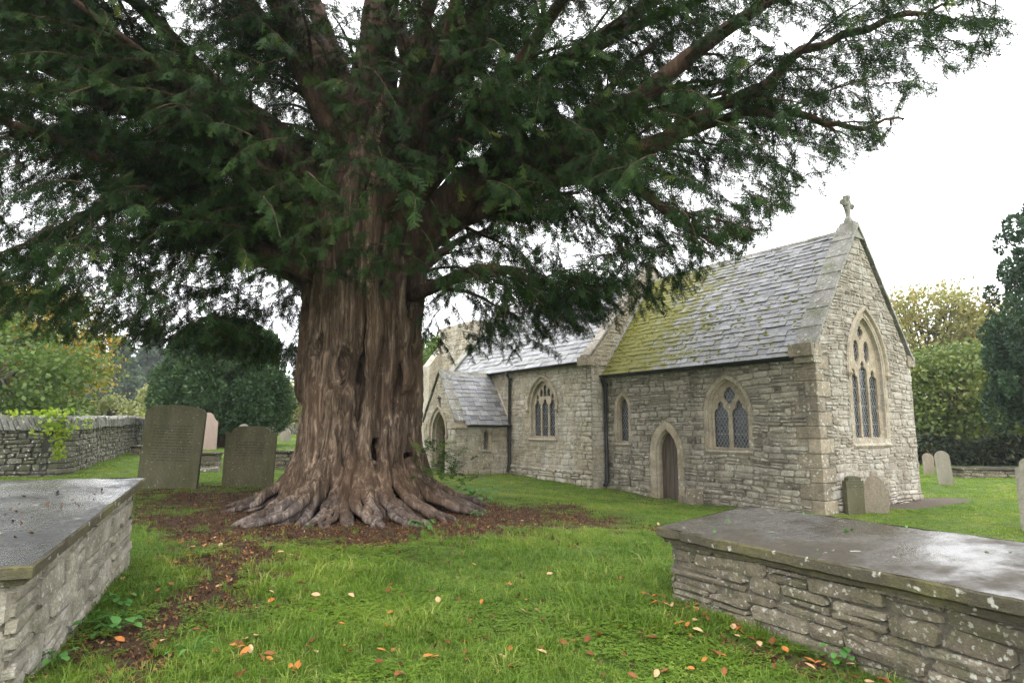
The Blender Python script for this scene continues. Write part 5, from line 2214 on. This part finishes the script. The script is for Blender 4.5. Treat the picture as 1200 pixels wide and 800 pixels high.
def conifer(label, b, H, Rr, seed, mat):
    nr = np.random.default_rng(seed)
    rt = thing('conifer', label, 'tree', b, 0, 'misty conifers')
    mb = MB()
    mb.tube([(0, 0, -.3), (0, 0, H * .5), (0, 0, H)], [.28, .18, .03], 7)
    mb.build('trunk', M['trunkbg'], rt, True)
    C = []
    for k in range(150):
        z = H * (.08 + .9 * (k / 150))
        az = nr.uniform(0, 6.28)
        ln = Rr * (1 - (z / H)) ** .75 * nr.uniform(.6, 1.15)
        tt = nr.random(int(70 * (ln + .5))) ** .7
        sp = (.25 + .25 * tt)[:, None]
        c = np.stack([np.cos(az) * ln * tt, np.sin(az) * ln * tt, z - .35 * ln * tt ** 1.5], -1) + nr.normal(size=(len(tt), 3)) * sp * np.array([1, 1, .35])
        C.append(c)
    C = np.concatenate(C)
    V, F = leaf_quads(C, .40, .4, seed, 2.2)
    tag(npmesh('crown', V, F, mat, rt, np.repeat(nr.random(len(C)), 4)), kind='stuff')


conifer('tall misty conifer rising just left of the clipped evergreen', at_depth(172, 112), 20, 6.8, 111, M['leafdark'])
conifer('misty conifer in the middle of the far left group', at_depth(132, 98), 15.5, 6.2, 112, M['leafdark'])
conifer('misty dark conifer behind the orange leaves', at_depth(95, 118), 19.5, 7, 113, M['leafdark'])
b = at_depth(128, 48)
broadleaf('shrub', 'pale green shrub in the mist above the boundary wall', b, 3.4, (0, 0, 1.7), (2.0, 1.6, 1.5), 60, 50, .16, M['leafpale'], 114, .6, cat='shrub')
b = at_depth(190, 55)
broadleaf('shrub', 'pale olive shrub in the mist close to the clipped evergreen', b, 5.5, (0, 0, 2.6), (2.0, 1.8, 2.4), 70, 50, .18, M['leafpale'], 115, .7, cat='shrub')
b = at_depth(338, 50)
broadleaf('shrub', 'pale grey-green shrub far off beside the yew trunk', b, 4.5, (.3, 0, 2.2), (1.7, 1.5, 2.0), 60, 50, .18, M['leafpale'], 116, .7, cat='shrub')
for (px, D, H, sd_, lb) in ((470, 46, 8.5, 117, 'green tree behind the yew trunk and the church porch'), (540, 52, 9.0, 118, 'yellow-green tree rising behind the nave roof'), (430, 60, 9.0, 119, 'green tree hidden behind the yew trunk')):
    broadleaf('broadleaf_tree', lb, at_depth(px, D), H, (0, 0, H * .55), (4.2, 3.5, H * .42), 130, 60, .2, M['leafgreen'], sd_, .9)

# clipped, cushioned evergreen behind the headstones
b = at_depth(262, 31)
lob = []
for k in range(84):
    v = Vector((rb.gauss(0, 1), rb.gauss(0, 1), rb.gauss(0, 1))).normalized()
    if v.z < -.55:
        continue
    r = rb.uniform(.5, 1.0)
    R0 = 3.25 * (1 - .12 * rb.random())
    lob.append(((v.x * (R0 - r * .6), v.y * (R0 - r * .6) * .9, 2.9 + v.z * 2.9), r))
for k in range(26):
    lob.append(((rb.gauss(0, 1.1), rb.gauss(0, .8), 2.6 + rb.gauss(0, 1.0)), rb.uniform(.7, 1.1)))
puffy('clipped_evergreen', 'broad dark evergreen of rounded cushions behind the headstones', b, lob, M['cypress'], 121, .105, 720, (.35, 3))

# right side
b = at_depth(1135, 33)
broadleaf('broadleaf_tree', 'dense dull green tree on the lawn right of the church gable', b, 6.5, (0, 0, 3.1), (4.6, 3.2, 3.0), 330, 95, .15, M['leafright'], 131, .8, tonal=.6)
b = at_depth(1215, 36)
broadleaf('broadleaf_tree', 'green tree partly hidden by the upright dark evergreen', b, 6.5, (0, 0, 3.2), (4.2, 3.2, 3.0), 180, 80, .16, M['leafright'], 132, .8, tonal=.6)
b = at_depth(1098, 46)
broadleaf('broadleaf_tree', 'tall thin-leaved autumn tree with bare limbs above the green one', b, 12, (0, 0, 8.4), (4.6, 3.5, 3.9), 230, 40, .18, M['leafautumn'], 133, .9, trunk_r=.28, shell=.35)
b = at_depth(1170, 44)
broadleaf('broadleaf_tree', 'russet-topped autumn tree beside the tall thin-leaved one', b, 11, (0, 0, 7.6), (3.4, 3.0, 3.4), 170, 45, .18, M['leafautumn'], 134, .9, shell=.35)
b = at_depth(1250, 24)
lob = []
for k in range(105):
    az = rb.uniform(0, 6.28)
    t = rb.random()
    z = 1.6 + 7.6 * t
    rr_ = 2.35 * math.sin(math.pi * (.13 + .80 * t)) ** .7 * rb.uniform(.75, 1.05)
    lob.append(((math.cos(az) * rr_, math.sin(az) * rr_, z), rb.uniform(.2, .48)))
for k in range(16):
    az = rb.uniform(0, 6.28)
    rr_ = rb.uniform(.2, 1.6)
    lob.append(((math.cos(az) * rr_, math.sin(az) * rr_, 9.0 + (1.5 - rr_) * .8 + rb.uniform(0, .4)), rb.uniform(.22, .36)))
for k in range(24):
    lob.append(((rb.gauss(0, .8), rb.gauss(0, .8), 1.5 + 7.2 * k / 24), rb.uniform(.5, .8)))
puffy('upright_evergreen', 'dark upright evergreen of plume-like shoots at the right edge', b, lob, M['irish'], 141, .10, 950, (.3, 4), 1.75)

# hedge at the lawn's far side
nr = np.random.default_rng(9)
A_, B_ = at_depth(1068, 30), at_depth(1330, 28)
hd = thing('hedge', 'low dark hedge along the far side of the right lawn', 'hedge', (A_.x, A_.y, 0))
n = 26000
t_ = nr.random(n)
hx = (B_.x - A_.x) * t_
hy = (B_.y - A_.y) * t_ + nr.uniform(-.5, .5, n)
hz = tz(20, 29) + 1.25 * nr.random(n) ** .6 * (1 + .15 * np.sin(hx * 2.1)) 
V, F = leaf_quads(np.stack([hx, hy, hz], -1), .14, .2, 9)
tag(npmesh('foliage', V, F, M['hedge'], hd, np.repeat(nr.random(n), 4)), kind='stuff')
mb = MB()
for k in range(24):
    x = (B_.x - A_.x) * (k + .5) / 24
    y = (B_.y - A_.y) * (k + .5) / 24
    mb.tube([(x, y, -.2), (x + .1, y, .5), (x, y, 1.0)], [.04, .03, .015], 5)
mb.build('stems', M['trunkbg'], hd)

# far wood that closes the horizon
CC, RN = [], []
for k in range(230):
    az = math.radians(-78 + 156 * k / 230 + nr.uniform(-.5, .5))
    D = nr.uniform(120, 150)
    h = nr.uniform(5, 12)
    c = np.array([math.sin(az) * D, math.cos(az) * D, 1.0])
    m_ = 210
    CC.append(c + np.stack([nr.normal(size=m_) * 2.4, nr.normal(size=m_) * 2.4, h * nr.random(m_) ** .7], -1))
    RN.append(np.clip(nr.random() * .6 + nr.random(m_) * .4, 0, 1))
C = np.concatenate(CC)
V, F = leaf_quads(C, .75, .4, 10, 1.6)
fw = npmesh('distant_wood', V, F, M['leafdark'], None, np.repeat(np.concatenate(RN), 4))
tag(fw, 'belt of misty woodland closing the view behind the churchyard', 'woodland', None, 'stuff')
# far low wall
fwall = thing('far_wall', 'far low stone wall between the evergreen and the yew trunk', 'wall')
A2, B2 = at_depth(296, 47), at_depth(372, 50)
mb = MB()
PCs = Pieces('stone', 'wall_stones', 60)
ux = Vector((B2.x - A2.x, B2.y - A2.y, 0))
L_ = ux.length
ux.normalize()
zb_ = tz(A2.x, A2.y)
mb.tube([(A2.x, A2.y, zb_ + .2), (B2.x, B2.y, zb_ + .2)], .42, 4)
c_ = mb.build('wall_core', M['mortar'], fwall)
for q in rubble(rb, ulo=lambda z: 0, uhi=lambda z: L_, z0=-.2, z1=.9, hh=(.2, .3), ll=(.4, .8), seed=3):
    v, f = stone_geo(q, lambda u, v_, d: (A2.x + ux.x * u + ux.y * (d + .45), A2.y + ux.y * u - ux.x * (d + .45), zb_ + v_), .06, rb, .03, .02)
    PCs.add(v, f, M['wallstone'], c_)
PCs.build()
# small red stone and the red roof beyond the wall at far left
p = at_depth(168, 40)
headstone('headstone', 'tiny red headstone glimpsed above the boundary wall', Vector((p.x, p.y, .9)), .45, 1.75, .15, 'round', simple('red_sandstone', (.45, .14, .09), (.55, .2, .13), 8), 0)


# ------------------------------------------------------------------ ivy on the wall
def leafy_clump(name, label, cat, pts, mat, size, parent_loc=(0, 0, 0), seed=0):
    rg = np.random.default_rng(seed)
    pts = np.asarray(pts)
    V, F = leaf_quads(pts, size, .6, seed, 1.2)
    rt = thing(name, label, cat, parent_loc)
    npmesh('leaves', V, F, mat, rt, np.repeat(rg.random(len(pts)), 4))
    mb = MB()
    c = pts.mean(0)
    for k in range(6):
        e = pts[rg.integers(len(pts))]
        mb.tube([tuple(c * .2 + np.array([0, 0, 0])), tuple((c + e) / 2), tuple(e)], [.012, .008, .004], 4)
    mb.build('stems', M['trunkbg'], rt)
    return rt


zt_ = float(gz(W0.x, W0.y)) + 53 * k0
pts = []
for k in range(420):
    u = rb.random()
    if u < .55:
        pts.append((rb.gauss(.1, .32), rb.gauss(-.12, .22), rb.uniform(.0, .62) - abs(rb.gauss(0, .12))))
    elif u < .8:
        pts.append((rb.gauss(.12, .10), -.16 + rb.uniform(-.06, .1), rb.uniform(-.75, .1)))
    else:
        pts.append((rb.uniform(-1.9, -.2), rb.uniform(-.1, .4), .42 + rb.uniform(-.1, .12)))
leafy_clump('ivy', 'yellow-green ivy spilling over the cope where the wall turns', 'ivy', pts, M['ivy'], .10, (W0.x, W0.y - .05, zt_), 5)
pts = [(rb.uniform(0, 3), rb.uniform(0, 5), .42 + rb.uniform(-.06, .22)) for _ in range(300)]
q_ = W0 + dr * 19
leafy_clump('ivy', 'bright green growth along the far top of the boundary wall', 'ivy', [(dr.x * 9 * (y / 5 - .2) + rb.gauss(0, .2), dr.y * 9 * (y / 5 - .2), z) for x, y, z in pts], M['ivy'], .14, (q_.x, q_.y, float(gz(q_.x, q_.y)) + 53 * k0), 6)


# ------------------------------------------------------------------ weeds
def weed(label, p, n, size, seed, mat=None, round_=True, h=.10, group=None):
    rg = random.Random(seed)
    rt = thing('weed', label, 'plant', (p.x, p.y, float(gz(p.x, p.y))), rg.uniform(0, 6), group)
    lf, stm = MB(), MB()
    for k in range(n):
        az = rg.uniform(0, 6.28)
        r = size * rg.uniform(.2, 1.2)
        z = h * rg.uniform(.5, 1.3)
        c = Vector((math.cos(az) * r, math.sin(az) * r, z))
        stm.tube([(0, 0, 0), (c.x * .5, c.y * .5, z * .9), tuple(c)], .0025, 3, cap=False)
        L = size * rg.uniform(.28, .5)
        wd = L * (.45 if round_ else .26)
        d_ = Vector((math.cos(az), math.sin(az), rg.uniform(-.4, .1))).normalized()
        sd_ = d_.cross(UP).normalized()
        roll = Vector((0, 0, rg.uniform(-.3, .3)))
        prof = [(0, .05), (.2, .7), (.5, 1.0), (.8, .65), (1, .05)]
        v = []
        for t, w in prof:
            mid = c + d_ * L * t + Vector((0, 0, -.25 * L * t * t))
            v += [tuple(mid - sd_ * wd * w + Vector((0, 0, .12 * L * w)) + roll * wd * w), tuple(mid), tuple(mid + sd_ * wd * w + Vector((0, 0, .12 * L * w)) - roll * wd * w)]
        f = []
        for i in range(4):
            o = i * 3
            f += [(o, o + 1, o + 4, o + 3), (o + 1, o + 2, o + 5, o + 4)]
        lf.add(v, f, rg.random())
    lf.build('leaves', mat or M['weed'], rt, True)
    stm.build('stems', mat or M['weed'], rt)
    return rt


weed('round-leaved green weed in the litter beside the left tomb', gpix(133, 740), 26, .17, 1, h=.11)
weed('smaller green weed close against the foot of the left tomb', gpix(140, 712), 14, .12, 2, h=.09)
weed('green seedling at the near corner of the left tomb', gpix(62, 782), 12, .11, 3, h=.08)
weed('light green weed among grass near the bottom left corner', gpix(225, 772), 14, .12, 4, round_=False, h=.1)
weed('green weed at the foot of the right tomb', gpix(985, 776), 20, .13, 5, h=.10)
weed('grey-green dock growing between the front roots of the yew', gpix(423, 590), 12, .22, 6, round_=False, h=.22)
weed('leafy green plant beside the right-hand yew roots', gpix(556, 592), 34, .32, 7, h=.28)
weed('small green plant in the litter right of the front root', gpix(560, 606), 14, .17, 8, round_=False, h=.1)
weed('bright green weed in front of the yew roots', gpix(498, 622), 18, .2, 9, round_=False, h=.12)
weed('tiny green weed tucked against the front root of the yew', gpix(478, 608), 10, .14, 10, h=.1)


# ------------------------------------------------------------------ grass
def tuft(seed, blades, h, spread, w, lean):
    rg = random.Random(seed)
    v, f = [], []
    for k in range(blades):
        az = rg.uniform(0, 6.28)
        r = spread * rg.random() ** .5
        b0 = Vector((math.cos(az) * r, math.sin(az) * r, -.012))
        da = rg.uniform(0, 6.28)
        ln = lean * rg.uniform(.2, 1.2)
        hh_ = h * rg.uniform(.5, 1.15)
        d_ = Vector((math.cos(da), math.sin(da), 0))
        s_ = Vector((-d_.y, d_.x, 0)) * w * rg.uniform(.7, 1.2)
        m_ = b0 + d_ * ln * hh_ * .35 + Vector((0, 0, hh_ * .62))
        e = b0 + d_ * ln * hh_ + Vector((0, 0, hh_ * (1.0 - .35 * min(1, ln))))
        o = len(v)
        v += [tuple(b0 - s_), tuple(b0 + s_), tuple(m_ - s_ * .8), tuple(m_ + s_ * .8), tuple(e)]
        f += [(o, o + 1, o + 3, o + 2), (o + 2, o + 3, o + 4)]
    me = bpy.data.meshes.new('grass_tuft')
    me.from_pydata(v, [], f)
    me.materials.append(M['grass'])
    return bpy.data.objects.new('grass_tuft', me)


def in_quad(x, y, T, L, W, pad):
    a, bx, by = np.array(T(0, 0, 0))[:2], np.array(T(1, 0, 0))[:2], np.array(T(0, 1, 0))[:2]
    ux_, uy_ = bx - a, by - a
    qx, qy = x - a[0], y - a[1]
    u = qx * ux_[0] + qy * ux_[1]
    v = qx * uy_[0] + qy * uy_[1]
    return (u > pad) & (u < L - pad) & (v > pad) & (v < W - pad)


def free(x, y):
    c, s = math.cos(-CHA), math.sin(-CHA)
    lx = (x - CH.x) * c - (y - CH.y) * s
    ly = (x - CH.x) * s + (y - CH.y) * c
    k = ~((lx > CL) & (lx < .0) & (ly > 0) & (ly < CW))
    k &= ~((lx > NX1 - 3.2) & (lx < NX0) & (ly > NY0) & (ly < NY1))
    k &= ~((lx > PX1) & (lx < PX0) & (ly > PY) & (ly < 0))
    k &= ~in_quad(x, y, TR_, 3.3, 1.22, .10)
    k &= ~in_quad(x, y, TL_, 3.3, 1.75, .10)
    k &= np.hypot(x - YEW.x, y - YEW.y) > 1.5
    return k


gnr = np.random.default_rng(21)
GP, GS, GI = [], [], []
for (x0, x1, y0, y1, dens, s0, s1, i0, i1) in ((-6, 6.5, 2.4, 6.5, 620, .75, 1.25, 0, 5), (-8, 9, 6.5, 10, 420, .8, 1.3, 0, 5), (-13, 14, 10, 16, 200, .7, 1.1, 5, 9), (-22, 22, 16, 28, 75, 1.0, 1.5, 5, 9), (-34, 34, 28, 46, 22, 1.5, 2.2, 5, 9)):
    n = int((x1 - x0) * (y1 - y0) * dens)
    x, y = gnr.uniform(x0, x1, n), gnr.uniform(y0, y1, n)
    vis = np.abs(x) < y * .86 + 1.5
    x, y = x[vis], y[vis]
    so_ = soil(x, y) + (fbm(np.stack([x * 4, y * 4, x * 0 + 9], -1), 2) - .5) * .7
    pr = np.clip((.80 - so_) / .55, 0.03, 1) * (gravel(x, y) < .45)
    k = free(x, y) & (gnr.random(len(x)) < pr)
    x, y = x[k], y[k]
    GP.append(np.stack([x, y, gz(x, y)], -1))
    lum = fbm(np.stack([x * 1.3, y * 1.3, x * 0 + 2], -1), 3)
    GS.append(gnr.uniform(s0, s1, len(x)) * (.35 + 1.25 * lum ** 1.3) * (1 - .35 * np.clip(so_[k], 0, 1)))
    GI.append(gnr.integers(i0, i1, len(x)))
GP, GS, GI = np.concatenate(GP), np.concatenate(GS), np.concatenate(GI)
n = len(GP)
gt = np.clip(-.12 + 1.15 * fbm(GP * np.array([.9, .9, 0]) + 5, 4) + gnr.normal(0, .15, n) + (gnr.random(n) < .07) * .5, 0, 1)


def clover(seed):
    rg = random.Random(seed)
    v, f = [], []
    for k in range(9):
        az, r = rg.uniform(0, 6.28), .06 * rg.random() ** .5
        c = Vector((math.cos(az) * r, math.sin(az) * r, rg.uniform(.02, .045)))
        for j in range(3):
            a_ = az + j * 2.1
            d_ = Vector((math.cos(a_), math.sin(a_), rg.uniform(-.2, .2)))
            s_ = Vector((-d_.y, d_.x, 0)) * .006
            o = len(v)
            v += [tuple(c), tuple(c + d_ * .009 - s_), tuple(c + d_ * .015), tuple(c + d_ * .009 + s_)]
            f.append((o, o + 1, o + 2, o + 3))
    me = bpy.data.meshes.new('clover_tuft')
    me.from_pydata(v, [], f)
    me.materials.append(M['grass'])
    return bpy.data.objects.new('clover_tuft', me)


gt = np.clip(gt + .14 * np.clip((GP[:, 1] - 9) / 5, 0, 1), 0, 1)
cl_ = (fbm(GP * np.array([1.1, 1.1, 0]) + 71, 3) + gnr.normal(0, .05, n) > .60) & (GP[:, 1] < 10)
GI[cl_] = 9
GS[cl_] = gnr.uniform(.8, 1.3, cl_.sum())
gt[cl_] = np.clip(gt[cl_] * .6 + .2, 0, 1)
prot = [tuft(k, 13, .10, .05, .0028, 1.05) for k in range(4)] + [tuft(4, 9, .17, .04, .003, 1.3)] + [tuft(5 + k, 16, .05, .10, .0045, .9) for k in range(4)] + [clover(90)]
grass = instancer('grass', GP, np.stack([gnr.normal(0, .12, n), gnr.normal(0, .12, n), gnr.uniform(0, 6.28, n)], -1), GS, GI, prot, None, gt)
tag(grass, 'rough green churchyard grass', 'grass', None, 'stuff')
print('grass', n)


# ------------------------------------------------------------------ fallen leaves and litter
def leaf_mesh(seed):
    rg = random.Random(seed)
    v, f = [], []
    cu, cv_ = rg.uniform(-.5, .9), rg.uniform(.2, 1.0)
    for i in range(6):
        t = i / 5
        w = .30 * math.sin(math.pi * (.06 + .9 * t)) ** .8 * rg.uniform(.85, 1.1)
        for s in (-1, -.5, 0, .5, 1):
            v.append((t - .5, w * s, .30 * cu * (t - .5) ** 2 + cv_ * .55 * w * s * s + rg.uniform(-.02, .02)))
    for i in range(5):
        for j in range(4):
            o = i * 5 + j
            f.append((o, o + 1, o + 6, o + 5))
    v += [(-.5, -.012, 0), (-.5, .012, 0), (-.72, 0, .05)]
    f.append((30, 31, 32))
    return v, f


LM = [leaf_mesh(k) for k in range(6)]
meshes = []
for k in range(6):
    for mi in range(4):
        me = bpy.data.meshes.new('fallen_leaf')
        me.from_pydata(LM[k][0], [], LM[k][1])
        me.materials.append(M['fallen'][mi])
        me.polygons.foreach_set('use_smooth', [True] * len(me.polygons))
        meshes.append(me)
rl = random.Random(99)
LG = {'turf': ('curled fallen leaf lying on the open grass in front of the yew', 'fallen leaves on the open grass'),
      'strip': ('fallen leaf in the litter strip beside the left tomb', 'fallen leaves beside the left tomb'),
      'tomb': ('fallen leaf lying in the grass at the foot of the right tomb', 'fallen leaves at the foot of the right tomb')}


def drop_leaf(zone, x, y):
    me_ = rl.choice(meshes)
    o = bpy.data.objects.new('fallen_leaf', me_)
    link(o)
    tone = me_.materials[0].name.split('_')[-1]
    s = rl.uniform(.045, .085)
    o.scale = (s, s, s)
    lift = .022 if soil(np.array([x]), np.array([y]))[0] > .6 else .06
    o.location = (x, y, float(gz(x, y)) + lift)
    o.rotation_euler = (rl.gauss(0, .3), rl.gauss(0, .3), rl.uniform(0, 6.28))
    tag(o, tone + ' ' + LG[zone][0], 'leaf', tone + ' ' + LG[zone][1])


cnt = 0
while cnt < 150:
    px_, py_ = rl.uniform(230, 1010), 800 - 190 * rl.random() ** 1.25
    p = gpix(px_, py_)
    if free(np.array([p.x]), np.array([p.y]))[0] and py_ > 610:
        drop_leaf('turf', p.x, p.y)
        cnt += 1
cnt = 0
while cnt < 60:
    t = rl.random()
    x, y = -4.2 + 1.8 * t + rl.gauss(0, .42), 9.0 - 4.9 * t
    if free(np.array([x]), np.array([y]))[0]:
        drop_leaf('strip', x, y)
        cnt += 1
cnt = 0
while cnt < 70:
    t = rl.random()
    q_ = Vector(TR_(-.05 + 3.2 * t, -.02 - abs(rl.gauss(0, .22)), 0))
    drop_leaf('tomb', q_.x, q_.y)
    cnt += 1
# crumbled litter and needles where the turf is bare
n = 110000
x, y = gnr.uniform(-7.5, 2.5, n), gnr.uniform(3.2, 15, n)
so_ = soil(x, y)
k = free(x, y) & (gnr.random(n) < np.clip((so_ - .15) / .6, 0, 1) * np.where(y < 8, 1, .75))
x, y = x[k][:40000], y[k][:40000]
n = len(x)
C = np.stack([x, y, gz(x, y) + gnr.uniform(.003, .02, n)], -1)
V, F = leaf_quads(C, .017, 1.4, 31, 2.4)
xo, yo = gnr.uniform(-5, 5.5, 1500), gnr.uniform(3.4, 9.5, 1500)
ko = free(xo, yo) & (fbm(np.stack([xo * .8, yo * .8, xo * 0 + 3], -1), 3) > .47)
xo, yo = xo[ko], yo[ko]
V2, F2 = leaf_quads(np.stack([xo, yo, gz(xo, yo) + gnr.uniform(.02, .05, len(xo))], -1), .034, 1.2, 33, 1.6)
V, F, n = np.concatenate([V, V2]), np.concatenate([F, F2 + len(V)]), n + len(xo)
lt = npmesh('leaf_litter', V, F, M['litter'], None, np.repeat(gnr.random(n) ** 1.3, 4))
tag(lt, 'brown needle and leaf litter under the yew', 'leaf litter', None, 'stuff')
# wet scraps on the tomb slabs
pts = [TL_(rl.uniform(.4, 2.6), rl.uniform(.15, 1.5), .722) for _ in range(70)]
V, F = leaf_quads(np.array(pts), .03, 6, 41, 1.3)
tag(npmesh('leaf_scraps', V, F, M['litter'], None, np.repeat(gnr.random(len(pts)) * .5, 4)), 'dark wet leaf scraps on the left tomb slab', 'leaf scraps', None, 'stuff')
pts = [TR_(rl.uniform(.3, 3.1), rl.uniform(.15, 1.2), .643) for _ in range(26)]
V, F = leaf_quads(np.array(pts), .025, 6, 42, 1.3)
tag(npmesh('leaf_scraps', V, F, M['weed'], None, np.repeat(gnr.random(len(pts)), 4)), 'small green leaf scraps on the right tomb slab', 'leaf scraps', None, 'stuff')

# ------------------------------------------------------------------ damp autumn air
mb = MB()
mb.box(-450, 450, -450, 460, -1.6, 23)
hz_ = mb.build('haze', None)
hm = bpy.data.materials.new('damp_air')
hm.use_nodes = True
hm.node_tree.nodes.clear()
ho = hm.node_tree.nodes.new('ShaderNodeOutputMaterial')
hv = hm.node_tree.nodes.new('ShaderNodeVolumePrincipled')
hv.inputs['Color'].default_value = (.93, .96, 1, 1)
hv.inputs['Density'].default_value = .0005
hv.inputs['Anisotropy'].default_value = .2
hm.node_tree.links.new(hv.outputs[0], ho.inputs['Volume'])
hz_.data.materials.append(hm)
tag(hz_, 'thin damp mist over the whole churchyard', 'mist', None, 'stuff')
